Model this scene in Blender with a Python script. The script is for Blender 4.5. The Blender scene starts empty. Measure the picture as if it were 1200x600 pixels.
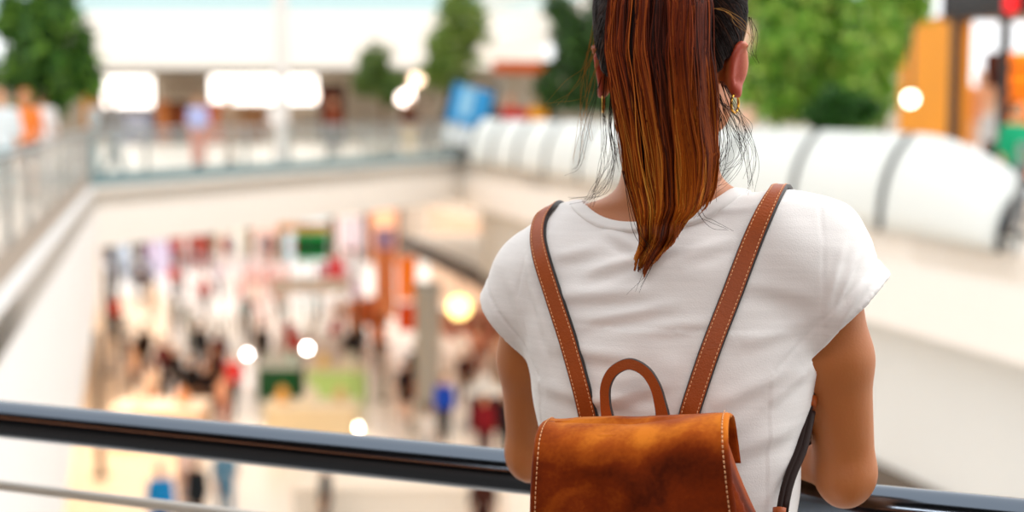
import bpy, bmesh, math, random
import numpy as np
from mathutils import Vector, Matrix
from mathutils.bvhtree import BVHTree

random.seed(7); RNG = np.random.default_rng(11)
C = bpy.context.scene.collection
PI = math.pi
F = 1666.67; PITCH = math.radians(6.0); CAMZ = 1.47
cp, sp = math.cos(PITCH), math.sin(PITCH)

# ------------------------------------------------------------------ camera maths (used only to measure real positions)
def ray(px, py):
    x = (px - 600) / F; v = -(py - 300) / F
    return Vector((x, cp + sp * v, -sp + cp * v))
def P(px, py, Y):
    d = ray(px, py); return Vector((0, 0, CAMZ)) + d * (Y / d.y)
def G(px, py, z=0.0):
    d = ray(px, py); return Vector((0, 0, CAMZ)) + d * ((z - CAMZ) / d.z)
def V(px, py, a, b):
    d = ray(px, py); n = Vector((-(b.y - a.y), b.x - a.x, 0))
    t = n.dot(Vector((a.x, a.y, 0))) / n.dot(Vector((d.x, d.y, 0)))
    return Vector((0, 0, CAMZ)) + d * t

# ------------------------------------------------------------------ scene helpers
def tag(o, label=None, cat=None, group=None, kind=None):
    if label: o['label'] = label
    if cat: o['category'] = cat
    if group: o['group'] = group
    if kind: o['kind'] = kind
    return o
def empty(name, loc=(0, 0, 0), rz=0.0, label=None, cat=None, group=None):
    o = bpy.data.objects.new(name, None); C.objects.link(o)
    o.location = loc; o.rotation_euler = (0, 0, rz); o.empty_display_size = .1
    return tag(o, label, cat, group)
def mesh_obj(name, verts, faces, mat=None, parent=None, smooth=False):
    me = bpy.data.meshes.new(name)
    me.from_pydata([tuple(v) for v in verts], [], [tuple(f) for f in faces]); me.update()
    if mat:
        for m in (mat if isinstance(mat, (list, tuple)) else [mat]): me.materials.append(m)
    if smooth: me.polygons.foreach_set('use_smooth', [True] * len(me.polygons))
    o = bpy.data.objects.new(name, me); C.objects.link(o)
    if parent: o.parent = parent
    return o
class MB:
    """collects shapes of ONE part"""
    def __init__(s): s.v = []; s.f = []; s.mi = []
    def add(s, vs, fs, mi=0):
        n = len(s.v); s.v += [Vector(v) for v in vs]; s.f += [tuple(i + n for i in f) for f in fs]; s.mi += [mi] * len(fs); return s
    def box(s, c, size, rz=0, mi=0, taper=1.0, bev=0.0):
        cx, cy, cz = c; hx, hy, hz = size[0] / 2, size[1] / 2, size[2] / 2
        bm = bmesh.new(); bmesh.ops.create_cube(bm, size=2)
        for v in bm.verts:
            t = taper if v.co.z > 0 else 1
            v.co = Vector((v.co.x * hx * t, v.co.y * hy * t, v.co.z * hz))
        if bev: bmesh.ops.bevel(bm, geom=bm.edges[:], offset=bev, segments=2, affect='EDGES', profile=.5)
        M = Matrix.Translation(Vector(c)) @ Matrix.Rotation(rz, 4, 'Z')
        bm.verts.index_update()
        s.add([M @ v.co for v in bm.verts], [[v.index for v in f.verts] for f in bm.faces], mi); bm.free(); return s
    def tube(s, pts, r, n=10, mi=0, caps=True):
        pts = [Vector(p) for p in pts]; m = len(pts)
        rs = r if isinstance(r, (list, tuple)) else [r] * m
        t0 = (pts[1] - pts[0]).normalized()
        a = t0.orthogonal().normalized(); vs = []
        for i, p in enumerate(pts):
            t = (pts[min(i + 1, m - 1)] - pts[max(i - 1, 0)]).normalized()
            a = (a - t * a.dot(t)).normalized(); b = t.cross(a)
            for k in range(n):
                q = 2 * PI * k / n; vs.append(p + (a * math.cos(q) + b * math.sin(q)) * rs[i])
        fs = [(i * n + k, i * n + (k + 1) % n, (i + 1) * n + (k + 1) % n, (i + 1) * n + k) for i in range(m - 1) for k in range(n)]
        if caps: fs += [tuple(reversed(range(n))), tuple(range((m - 1) * n, m * n))]
        return s.add(vs, fs, mi)
    def lathe(s, c, prof, n=20, mi=0):
        vs = []; m = len(prof)
        for r, z in prof:
            for k in range(n):
                q = 2 * PI * k / n; vs.append((c[0] + r * math.cos(q), c[1] + r * math.sin(q), c[2] + z))
        fs = [(i * n + k, i * n + (k + 1) % n, (i + 1) * n + (k + 1) % n, (i + 1) * n + k) for i in range(m - 1) for k in range(n)]
        fs += [tuple(reversed(range(n))), tuple(range((m - 1) * n, m * n))]
        return s.add(vs, fs, mi)
    def prism(s, poly, z0, z1, mi=0):
        n = len(poly)
        area = sum(poly[i][0] * poly[(i + 1) % n][1] - poly[(i + 1) % n][0] * poly[i][1] for i in range(n))
        if area < 0: poly = poly[::-1]
        vs = [(p[0], p[1], z0) for p in poly] + [(p[0], p[1], z1) for p in poly]
        fs = [tuple(reversed(range(n))), tuple(range(n, 2 * n))] + [(i, (i + 1) % n, n + (i + 1) % n, n + i) for i in range(n)]
        return s.add(vs, fs, mi)
    def wallp(s, a, b, z0, z1, th, mi=0, za=None):
        """upright slab from a to b in plan, thickness th to its right hand; z0/z1 may be pairs"""
        d = Vector((b.x - a.x, b.y - a.y, 0)).normalized(); n = Vector((d.y, -d.x, 0)) * th
        z0 = z0 if isinstance(z0, tuple) else (z0, z0); z1 = z1 if isinstance(z1, tuple) else (z1, z1)
        A = Vector((a.x, a.y, 0)); B = Vector((b.x, b.y, 0)); k = Vector((0, 0, 1))
        vs = [A + k * z0[0], B + k * z0[1], B + n + k * z0[1], A + n + k * z0[0], A + k * z1[0], B + k * z1[1], B + n + k * z1[1], A + n + k * z1[0]]
        fs = [(0, 3, 2, 1), (4, 5, 6, 7), (0, 1, 5, 4), (1, 2, 6, 5), (2, 3, 7, 6), (3, 0, 4, 7)]
        if th > 0: fs = [tuple(reversed(f)) for f in fs]
        return s.add(vs, [tuple(reversed(f)) for f in fs], mi)
    def build(s, name, mat, parent=None, smooth=False):
        o = mesh_obj(name, s.v, s.f, mat, parent, smooth)
        if any(s.mi): o.data.polygons.foreach_set('material_index', s.mi)
        return o

# ------------------------------------------------------------------ materials
MATS = {}
def srgb(h):
    h = h.lstrip('#'); r = [int(h[i:i + 2], 16) / 255 for i in (0, 2, 4)]
    return tuple(c / 12.92 if c <= .04045 else ((c + .055) / 1.055) ** 2.4 for c in r) + (1,)
def mat(name, col, rough=.6, metal=0., emit=0., var=.0, scale=4., bump=0., bscale=40., alpha=1., trans=0., sss=0., spec=.5, coat=0.):
    if name in MATS: return MATS[name]
    m = bpy.data.materials.new(name); m.use_nodes = True; nt = m.node_tree; b = nt.nodes['Principled BSDF']
    c = srgb(col) if isinstance(col, str) else col
    b.inputs['Base Color'].default_value = c
    b.inputs['Roughness'].default_value = rough; b.inputs['Metallic'].default_value = metal
    b.inputs['Specular IOR Level'].default_value = spec
    b.inputs['Coat Weight'].default_value = coat
    if trans: b.inputs['Transmission Weight'].default_value = trans
    if alpha < 1: b.inputs['Alpha'].default_value = alpha
    if sss:
        b.inputs['Subsurface Weight'].default_value = sss; b.inputs['Subsurface Radius'].default_value = (1, .35, .15); b.inputs['Subsurface Scale'].default_value = .008
    if emit:
        b.inputs['Emission Color'].default_value = c; b.inputs['Emission Strength'].default_value = emit
    tc = nt.nodes.new('ShaderNodeTexCoord')
    if var:
        n = nt.nodes.new('ShaderNodeTexNoise'); n.inputs['Scale'].default_value = scale; n.inputs['Detail'].default_value = 4
        nt.links.new(tc.outputs['Object'], n.inputs['Vector'])
        r = nt.nodes.new('ShaderNodeMapRange'); r.inputs[3].default_value = 1 - var; r.inputs[4].default_value = 1 + var
        nt.links.new(n.outputs['Fac'], r.inputs[0])
        h = nt.nodes.new('ShaderNodeHueSaturation'); h.inputs['Color'].default_value = c
        nt.links.new(r.outputs[0], h.inputs['Value']); nt.links.new(h.outputs[0], b.inputs['Base Color'])
    if bump:
        n = nt.nodes.new('ShaderNodeTexNoise'); n.inputs['Scale'].default_value = bscale; n.inputs['Detail'].default_value = 3
        nt.links.new(tc.outputs['Object'], n.inputs['Vector'])
        bp = nt.nodes.new('ShaderNodeBump'); bp.inputs['Strength'].default_value = bump; bp.inputs['Distance'].default_value = .002
        nt.links.new(n.outputs['Fac'], bp.inputs['Height']); nt.links.new(bp.outputs[0], b.inputs['Normal'])
    MATS[name] = m; return m

# ------------------------------------------------------------------ implicit surfaces
def smin(a, b, k):
    if k <= 0: return np.minimum(a, b)
    h = np.clip(.5 + .5 * (b - a) / k, 0, 1); return b * (1 - h) + a * h - k * h * (1 - h)
class Field:
    def __init__(s, xs, ys, zs):
        s.xs, s.ys, s.zs = [np.asarray(a, np.float32) for a in (xs, ys, zs)]
        s.F = np.full((len(s.xs), len(s.ys), len(s.zs)), .2, np.float32)
    def _box(s, lo, hi):
        sl = []
        for a, l, h in zip((s.xs, s.ys, s.zs), lo, hi):
            i0 = max(int(np.searchsorted(a, l)) - 1, 0); i1 = min(int(np.searchsorted(a, h)) + 1, len(a)); sl.append(slice(i0, max(i1, i0)))
        return tuple(sl)
    def _grid(s, sl):
        return s.xs[sl[0]][:, None, None], s.ys[sl[1]][None, :, None], s.zs[sl[2]][None, None, :]
    def apply(s, lo, hi, fn, k=.01, op='u'):
        m = .06 if op == 'u' else .01
        sl = s._box([l - m for l in lo], [h + m for h in hi])
        x, y, z = s._grid(sl); d = fn(x, y, z).astype(np.float32); Fv = s.F[sl]
        if Fv.size == 0: return s
        if op == 'u': s.F[sl] = smin(Fv, d, k)
        else: s.F[sl] = -smin(-Fv, d, k)      # subtract
        return s
    def cap(s, a, b, ra, rb=None, k=.01, sc=(1, 1, 1), op='u'):
        rb = ra if rb is None else rb; a = np.array(a, float); b = np.array(b, float); S = np.array(sc, float); R = max(ra, rb)
        A = a / S; B = b / S; ba = B - A; L = float(ba @ ba) + 1e-12
        def fn(x, y, z):
            px, py, pz = x / S[0] - A[0], y / S[1] - A[1], z / S[2] - A[2]
            t = np.clip((px * ba[0] + py * ba[1] + pz * ba[2]) / L, 0, 1)
            return (np.sqrt((px - t * ba[0]) ** 2 + (py - t * ba[1]) ** 2 + (pz - t * ba[2]) ** 2) - (ra + (rb - ra) * t)) * min(1., S.min())
        return s.apply(np.minimum(a, b) - R * S, np.maximum(a, b) + R * S, fn, k, op)
    def ell(s, c, r, k=.01, rot=None, op='u'):
        c = np.array(c, float); r = np.array(r, float); M = np.array(rot.transposed()) if rot is not None else np.eye(3)
        def fn(x, y, z):
            X, Y, Z = x - c[0], y - c[1], z - c[2]
            u = (M[0, 0] * X + M[0, 1] * Y + M[0, 2] * Z) / r[0]; v = (M[1, 0] * X + M[1, 1] * Y + M[1, 2] * Z) / r[1]; w = (M[2, 0] * X + M[2, 1] * Y + M[2, 2] * Z) / r[2]
            q = np.sqrt(u * u + v * v + w * w); g = np.sqrt((u / r[0]) ** 2 + (v / r[1]) ** 2 + (w / r[2]) ** 2)
            return q * (q - 1) / np.maximum(g, 1e-6)
        R = r.max(); return s.apply(c - R, c + R, fn, k, op)
    def loft(s, secs, k=.01, n=2.3, op='u'):
        """secs: rows of z, cx, cy, a, b"""
        T = np.array(sorted(tuple(map(float, q)) for q in secs)); zz = T[:, 0]
        zf = s.zs; cols = [np.interp(zf, zz, T[:, j]) for j in (1, 2, 3, 4)]
        def smoothc(c):
            return c
        def fn(x, y, z):
            i0 = int(np.searchsorted(zf, z.ravel()[0])); nz = z.shape[2]
            cx, cy, a, b = [c[i0:i0 + nz][None, None, :] for c in cols]
            q = (np.abs((x - cx) / a) ** n + np.abs((y - cy) / b) ** n) ** (1 / n)
            d = (q - 1) * np.minimum(a, b)
            return np.maximum(d, np.maximum(zz[0] - z, z - zz[-1]))
        ax = T[:, 3].max(); bx = T[:, 4].max()
        return s.apply((T[:, 1].min() - ax, T[:, 2].min() - bx, zz[0]), (T[:, 1].max() + ax, T[:, 2].max() + bx, zz[-1]), fn, k, op)
    def mesh(s, smooth=3):
        f = s.F; f[0] = f[-1] = .1; f[:, 0] = f[:, -1] = .1; f[:, :, 0] = f[:, :, -1] = .1
        ins = f < 0; nx, ny, nz = f.shape
        cnt = np.zeros((nx - 1, ny - 1, nz - 1), np.int8)
        offs = [(i, j, k) for i in (0, 1) for j in (0, 1) for k in (0, 1)]
        for i, j, k in offs: cnt += ins[i:nx - 1 + i, j:ny - 1 + j, k:nz - 1 + k]
        act = (cnt > 0) & (cnt < 8); I, J, K = np.nonzero(act); N = len(I)
        idx = np.full(act.shape, -1, np.int64); idx[I, J, K] = np.arange(N)
        vals = [f[I + i, J + j, K + k] for i, j, k in offs]
        pos = [np.stack([s.xs[I + i], s.ys[J + j], s.zs[K + k]], 1) for i, j, k in offs]
        acc = np.zeros((N, 3)); w = np.zeros(N)
        for a in range(8):
            for b in range(a + 1, 8):
                if sum(abs(offs[a][q] - offs[b][q]) for q in range(3)) != 1: continue
                va, vb = vals[a], vals[b]; m = (va < 0) != (vb < 0)
                t = np.where(m, va / np.where(m, va - vb, 1), 0)[:, None]
                p = pos[a] * (1 - t) + pos[b] * t; acc += p * m[:, None]; w += m
        vs = acc / w[:, None]; quads = []
        for ax in range(3):
            o1, o2 = [q for q in range(3) if q != ax]
            sa = [slice(None)] * 3; sb = [slice(None)] * 3; sa[ax] = slice(0, -1); sb[ax] = slice(1, None)
            A, B = ins[tuple(sa)], ins[tuple(sb)]; e = np.array(np.nonzero(A != B))
            e = e[:, (e[o1] > 0) & (e[o2] > 0) & (e[o1] < f.shape[o1] - 1) & (e[o2] < f.shape[o2] - 1)]
            flip = A[tuple(e)]
            def g(d1, d2):
                q = e.copy(); q[o1] += d1; q[o2] += d2; return idx[tuple(q)]
            Q = np.stack([g(-1, -1), g(0, -1), g(0, 0), g(-1, 0)], 1)
            if ax == 1: flip = ~flip
            Q[~flip] = Q[~flip][:, ::-1]; quads.append(Q)
        Q = np.concatenate(quads); Q = Q[(Q >= 0).all(1)]
        E = np.concatenate([Q[:, [i, (i + 1) % 4]] for i in range(4)]); deg = np.bincount(E[:, 0], minlength=N) + np.bincount(E[:, 1], minlength=N)
        for it in range(smooth * 2):
            S = np.zeros((N, 3))
            for c in range(3):
                S[:, c] = np.bincount(E[:, 0], vs[E[:, 1], c], N) + np.bincount(E[:, 1], vs[E[:, 0], c], N)
            S /= np.maximum(deg, 1)[:, None]; lam = .5 if it % 2 == 0 else -.45
            vs = vs + lam * (S - vs)
        return vs, Q
def np_mesh(name, vs, Q, mats, parent=None):
    me = bpy.data.meshes.new(name); n = len(vs); m = len(Q)
    me.vertices.add(n); me.vertices.foreach_set('co', np.asarray(vs, np.float32).ravel())
    k = Q.shape[1]; me.loops.add(m * k); me.loops.foreach_set('vertex_index', Q.astype(np.int32).ravel())
    me.polygons.add(m); me.polygons.foreach_set('loop_start', (np.arange(m) * k).astype(np.int32))
    me.polygons.foreach_set('use_smooth', np.ones(m, bool))
    me.update(calc_edges=True); me.validate()
    for x in (mats if isinstance(mats, (list, tuple)) else [mats]): me.materials.append(x)
    o = bpy.data.objects.new(name, me); C.objects.link(o)
    if parent: o.parent = parent
    return o
def vnormals(vs, Q):
    n = np.cross(vs[Q[:, 2]] - vs[Q[:, 0]], vs[Q[:, 3]] - vs[Q[:, 1]]); N = np.zeros_like(vs)
    for i in range(4):
        for c in range(3): N[:, c] += np.bincount(Q[:, i], n[:, c], len(vs))
    return N / np.maximum(np.linalg.norm(N, axis=1), 1e-9)[:, None]
LAT = RNG.random((32, 32, 32))
def noise(p):
    """smooth value noise, p (N,3) -> -1..1"""
    i = np.floor(p).astype(int); f = p - i; f = f * f * (3 - 2 * f); r = 0
    for a in (0, 1):
        for b in (0, 1):
            for c in (0, 1):
                w = (f[:, 0] if a else 1 - f[:, 0]) * (f[:, 1] if b else 1 - f[:, 1]) * (f[:, 2] if c else 1 - f[:, 2])
                r = r + w * LAT[(i[:, 0] + a) % 32, (i[:, 1] + b) % 32, (i[:, 2] + c) % 32]
    return r * 2 - 1
def catmull(pts, n=8):
    pts = [np.array(p, float) for p in pts]; P_ = [2 * pts[0] - pts[1]] + pts + [2 * pts[-1] - pts[-2]]; out = []
    for i in range(1, len(P_) - 2):
        p0, p1, p2, p3 = P_[i - 1:i + 3]
        for k in range(n):
            t = k / n; out.append(.5 * ((2 * p1) + (-p0 + p2) * t + (2 * p0 - 5 * p1 + 4 * p2 - p3) * t * t + (-p0 + 3 * p1 - 3 * p2 + p3) * t ** 3))
    out.append(pts[-1]); return out
# ================================================================== THE WOMAN
PHI = math.radians(20); OW = Vector((.171, 1.50, 0))
EX = Vector((math.cos(PHI), -math.sin(PHI), 0)); EY = Vector((math.sin(PHI), math.cos(PHI), 0))
def to_local(p):
    r = Vector(p) - OW; return Vector((r.dot(EX), r.dot(EY), p[2]))
def to_world(p): return OW + EX * p[0] + EY * p[1] + Vector((0, 0, p[2]))
def L(px, py, ly=0.):
    d = ray(px, py); c = Vector((0, 0, CAMZ)); t = (ly - (c - OW).dot(EY)) / d.dot(EY)
    return to_local(c + d * t)
def Lnp(px, py, ly):
    x = (px - 600) / F; v = -(py - 300) / F; D = np.stack([x, cp + sp * v, -sp + cp * v], -1)
    c = np.array((0, 0, CAMZ)); o = np.array(OW); ex = np.array(EX); ey = np.array(EY)
    t = (ly - (c - o) @ ey) / (D @ ey); p = c + D * t[..., None] - o
    return np.stack([p @ ex, p @ ey, p[..., 2]], -1)
def projpx(loc):
    w = to_world(loc) - Vector((0, 0, CAMZ)); fwd = w.y * cp - w.z * sp; up = w.y * sp + w.z * cp
    return 600 + F * w.x / fwd, 300 - F * up / fwd

M_skin = mat('warm tan skin', '#c98450', .5, sss=.25, var=.06, scale=25, bump=.12, bscale=350)
M_wskin = mat('tanned skin', '#b26c38', .48, sss=.2, bump=.12, bscale=350)
_a = M_wskin.node_tree.nodes.new('ShaderNodeAttribute'); _a.attribute_name = 'Col'; M_wskin.node_tree.links.new(_a.outputs['Color'], M_wskin.node_tree.nodes['Principled BSDF'].inputs['Base Color'])
M_tee = mat('white cotton jersey', '#eeedea', .85, bump=.16, bscale=650)
def tee_nodes(m):
    nt = m.node_tree; b = nt.nodes['Principled BSDF']; tc = nt.nodes.new('ShaderNodeTexCoord')
    mp = nt.nodes.new('ShaderNodeMapping'); mp.inputs['Scale'].default_value = (8, 8, 120)
    n = nt.nodes.new('ShaderNodeTexNoise'); n.inputs['Scale'].default_value = 2.2; n.inputs['Detail'].default_value = 5
    nt.links.new(tc.outputs['Object'], mp.inputs[0]); nt.links.new(mp.outputs[0], n.inputs['Vector'])
    r = nt.nodes.new('ShaderNodeMapRange'); r.inputs[3].default_value = .9; r.inputs[4].default_value = 1.04
    nt.links.new(n.outputs['Fac'], r.inputs[0]); h = nt.nodes.new('ShaderNodeHueSaturation'); h.inputs['Color'].default_value = srgb('#f3f2f0')
    nt.links.new(r.outputs[0], h.inputs['Value']); nt.links.new(h.outputs[0], b.inputs['Base Color']); b.inputs['Sheen Weight'].default_value = .2
tee_nodes(M_tee)
M_jean = mat('dark blue denim', '#26334d', .85, var=.15, scale=60, bump=.3, bscale=300)
M_shoe = mat('white canvas shoe', '#dcd8d0', .7)
M_gold = mat('polished gold', '#d9a441', .2, 1.)

woman = empty('person', OW, -PHI, 'young woman in white T-shirt with auburn ponytail, leaning on the dark handrail', 'person')

ROWS = [  # image row, left edge, right edge of the shirt body, half depth, centre depth
    (246, 672, 960, .045, .005), (262, 632, 988, .070, .003), (300, 606, 985, .092, .0), (350, 604, 974, .104, -.005), (412, 621, 962, .108, -.012),
    (440, 627, 955, .106, -.018), (480, 635, 946, .102, -.024), (530, 641, 938, .097, -.03), (600, 645, 931, .094, -.035), (680, 640, 938, .105, -.045), (760, 630, 950, .115, -.05)]
def torso_secs(shrink=0., dshrink=0.):
    out = []
    for y, xl, xr, b, cy in ROWS:
        A = L(xl, y, cy); B = L(xr, y, cy); out.append(((A.z + B.z) / 2, (A.x + B.x) / 2, cy, (B.x - A.x) / 2 - shrink, b - dshrink))
    return out
def smooth_secs(secs, n=60):
    T = np.array(sorted(tuple(map(float, q)) for q in secs)); z = np.linspace(T[0, 0], T[-1, 0], n); cols = [z]
    for j in range(1, 5):
        c = np.interp(z, T[:, 0], T[:, j])
        for _ in range(6): c[1:-1] = (c[:-2] + 2 * c[1:-1] + c[2:]) / 4
        cols.append(c)
    return np.stack(cols, 1)
SH = {-1: L(622, 311, .0), 1: L(966, 285, .0)}           # shoulder joints
EL = {-1: L(625, 526, .058), 1: L(991, 552, .024)}       # elbows
WR = {-1: Vector((-.058, .225, 1.098)), 1: Vector((.060, .222, 1.100))}
NECK = [L(786, 285, -.01), L(784, 190, .005)]
HEADC = Vector((L(788, 60, .035).x, .035, 1.552))

def zgrid(lo, hi, h, hc=.012, split=.9):
    return np.concatenate([np.arange(lo, split, hc), np.arange(split, hi, h)])
def make_body():
    h = .004
    f = Field(np.arange(-.27, .27, h), np.arange(-.20, .37, h), zgrid(-.01, 1.70, h))
    ts = smooth_secs([s for s in torso_secs(.010, .011)])
    f.loft(ts, 0, 2.3)
    # shoulders / trapezius
    f.cap(L(752, 312, -.01), SH[-1] + Vector((.004, 0, -.008)), .050, .036, .02); f.cap(L(815, 300, -.01), SH[1] + Vector((-.006, 0, -.006)), .050, .038, .02)
    f.cap(L(786, 300, -.01), L(785, 205, .0), .058, .047, .02, (1, 1, 1)); f.cap(L(785, 215, .0), (HEADC.x, .03, 1.50), .045, .047, .02)
    # trapezius slope
    f.cap(L(765, 240, -.003), L(680, 280, -.003), .029, .026, .02); f.cap(L(805, 232, -.003), L(888, 266, -.003), .029, .027, .02)
    # pelvis, legs
    hz = .86; f.ell((0, -.055, .88), (.165, .115, .13), .05)
    for s in (-1, 1):
        f.cap((s * .085, -.055, .86), (s * .088, -.03, .48), .083, .052, .03); f.cap((s * .088, -.03, .48), (s * .085, -.075, .09), .052, .036, .02)
        f.ell((s * .088, -.058, .34), (.052, .058, .11), .03); f.cap((s * .085, -.085, .05), (s * .10, .08, .03), .036, .028, .02)
        f.ell((s * .062, .085, 1.20), (.058, .05, .055), .03)
        # arms
        S, E, W = SH[s], EL[s], WR[s]
        mid = S.lerp(E, .5)
        f.cap(S + Vector((-s * .006, 0, -.008)), mid, .036, .037, .015); f.cap(mid, E, .037, .0300, .015)
        f.ell(E + Vector((0, -.012, -.012)), (.024, .024, .024), .015)
        fm = E.lerp(W, .35); f.cap(E, fm, .030, .033, .012); f.cap(fm, W, .033, .023, .015, (1, 1, .92))
        # hand hanging relaxed beyond the rail
        d = (W - E).normalized(); side = Vector((1, 0, 0)); k = W + Vector((-s * .012, .045, -.012)); kn = W + Vector((-s * .02, .085, -.03))
        f.cap(W, k, .022, .026, .012, (1, 1, .75)); f.cap(k + Vector((-.018, 0, 0)), kn + Vector((-.022, 0, 0)), .015, .012, .012); f.cap(k + Vector((.018, 0, 0)), kn + Vector((.022, 0, 0)), .015, .012, .012)
        f.cap(k, kn, .016, .013, .012)
        for i, (off, ln) in enumerate(((-.030, .062), (-.0105, .074), (.0095, .079), (.029, .072))):
            off *= s
            a = kn + Vector((off, 0, 0)); b = a + Vector((off * .12, ln * .42, -ln * .26)); c = b + Vector((0, ln * .16, -ln * .30)); e = c + Vector((0, ln * .02, -ln * .26))
            f.cap(a, b, .0092, .0085, .003); f.cap(b, c, .0085, .0078, .003); f.cap(c, e, .0078, .0070, .003)
        a = k + Vector((-s * .022, -.02, -.004)); b = a + Vector((-s * .022, .022, -.012)); c = b + Vector((-s * .004, .028, -.012))
        f.cap(a, b, .013, .0105, .008); f.cap(b, c, .0105, .008, .003)
    # head
    hc = HEADC; R = Matrix.Rotation(0, 3, 'X')
    f.ell(hc + Vector((0, -.012, .018)), (.0735, .088, .092), .01)
    f.ell(hc + Vector((0, .026, -.035)), (.055, .064, .080), .03); f.cap(hc + Vector((-.03, .045, -.088)), hc + Vector((.03, .045, -.088)), .022, .022, .03)
    f.cap(hc + Vector((0, .055, -.098)), hc + Vector((0, .066, -.098)), .018, .016, .02)
    f.cap(hc + Vector((0, .084, .0)), hc + Vector((0, .104, -.034)), .008, .0125, .012); f.ell(hc + Vector((-.011, .093, -.038)), (.008, .01, .007), .006); f.ell(hc + Vector((.011, .093, -.038)), (.008, .01, .007), .006)
    for s in (-1, 1):
        f.ell(hc + Vector((s * .031, .082, .0)), (.017, .014, .012), .006, None, 's'); f.ell(hc + Vector((s * .031, .066, .0)), (.0145, .0145, .0145), .003)
        f.cap(hc + Vector((s * .016, .080, .018)), hc + Vector((s * .046, .070, .018)), .005, .004, .014)
        f.ell(hc + Vector((s * .042, .056, -.035)), (.022, .022, .02), .02)
        # ear: tilted shell with rim and lobe
        ec = Vector((L(868 if s > 0 else 703, 79, 0).x, .012, L(868, 79, 0).z)); ec.x = hc.x + (.0745 if s > 0 else -.0745); ec.y += (.0 if s > 0 else .012)
        rot = Matrix.Rotation(s * math.radians(-30 if s > 0 else -16), 3, 'Z') @ Matrix.Rotation(s * math.radians(10), 3, 'Y')
        f.ell(ec, (.0060, .0165, .0265), .004, rot)
        for q in range(7):
            a0 = -1.15 + q * .42; a1 = a0 + .42
            pa = ec + rot @ Vector((s * .004, -math.cos(a0) * .015, math.sin(a0) * .025)); pb = ec + rot @ Vector((s * .004, -math.cos(a1) * .015, math.sin(a1) * .025))
            f.cap(pa, pb, .0040, .0040, .003)
        f.ell(ec + Vector((s * .000, .0, -.024)), (.006, .009, .0085), .004)
        f.cap(ec + Vector((-s * .010, .004, .012)), ec + Vector((-s * .010, .004, -.014)), .008, .008, .006)
    f.cap(hc + Vector((-.015, .084, -.063)), hc + Vector((.015, .084, -.063)), .0042, .0042, .006); f.cap(hc + Vector((-.012, .084, -.070)), hc + Vector((.012, .084, -.070)), .0048, .0048, .006)
    vs, Q = f.mesh(3); o = np_mesh('body', vs, Q, M_wskin, woman)
    ear = np.clip((np.abs(vs[:, 0] - hc.x) - .066) / .006, 0, 1) * (vs[:, 2] > 1.455) * (vs[:, 2] < 1.58)
    base = np.array(srgb('#b26c38')[:3]); col = np.ones((len(vs), 4), np.float32); col[:, :3] = base * (1 - ear[:, None]) + np.array(srgb('#a63a1a')[:3]) * ear[:, None]
    rim = np.clip((np.abs(vs[:, 0] - hc.x) - .080) / .006, 0, 1) * ear; col[:, :3] = col[:, :3] * (1 - rim[:, None]) + np.array(srgb('#cc7a50')[:3]) * rim[:, None]  # ear flush, with inner shading and a paler rim painted into its colour
    lip = ((((vs[:, 0] - hc.x) / .021) ** 2 + ((vs[:, 2] - hc.z + .0665) / .0085) ** 2 < 1) & (vs[:, 1] > hc.y + .07)); col[lip, :3] = srgb('#a8483c')[:3]
    o.data.color_attributes.new('Col', 'FLOAT_COLOR', 'POINT').data.foreach_set('color', col.ravel()); return o
body = make_body()
for s in (-1, 1):
    def ball(c, r): bm = bmesh.new(); bmesh.ops.create_uvsphere(bm, u_segments=16, v_segments=10, radius=r); m = MB().add([v.co + c for v in bm.verts], [[v.index for v in fc.verts] for fc in bm.faces]); bm.free(); return m
    c = HEADC + Vector((s * .031, .0655, 0)); o = ball(c, .0138).build('eye', mat('eye white', '#d8d2ca', .2), woman, True)
    ball(c + Vector((0, .0088, 0)), .0062).build('iris', mat('dark brown iris', '#2a160c', .1), o, True)
    MB().tube(catmull([HEADC + Vector((s * .013, .0875, .019)), HEADC + Vector((s * .028, .086, .0235)), HEADC + Vector((s * .047, .074, .019))], 6), list(np.interp(range(13), [0, 4, 12], [.0018, .0026, .0008])), 8).build('eyebrow', mat('eyebrow hair', '#1c100b', .8), woman, True)

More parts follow.
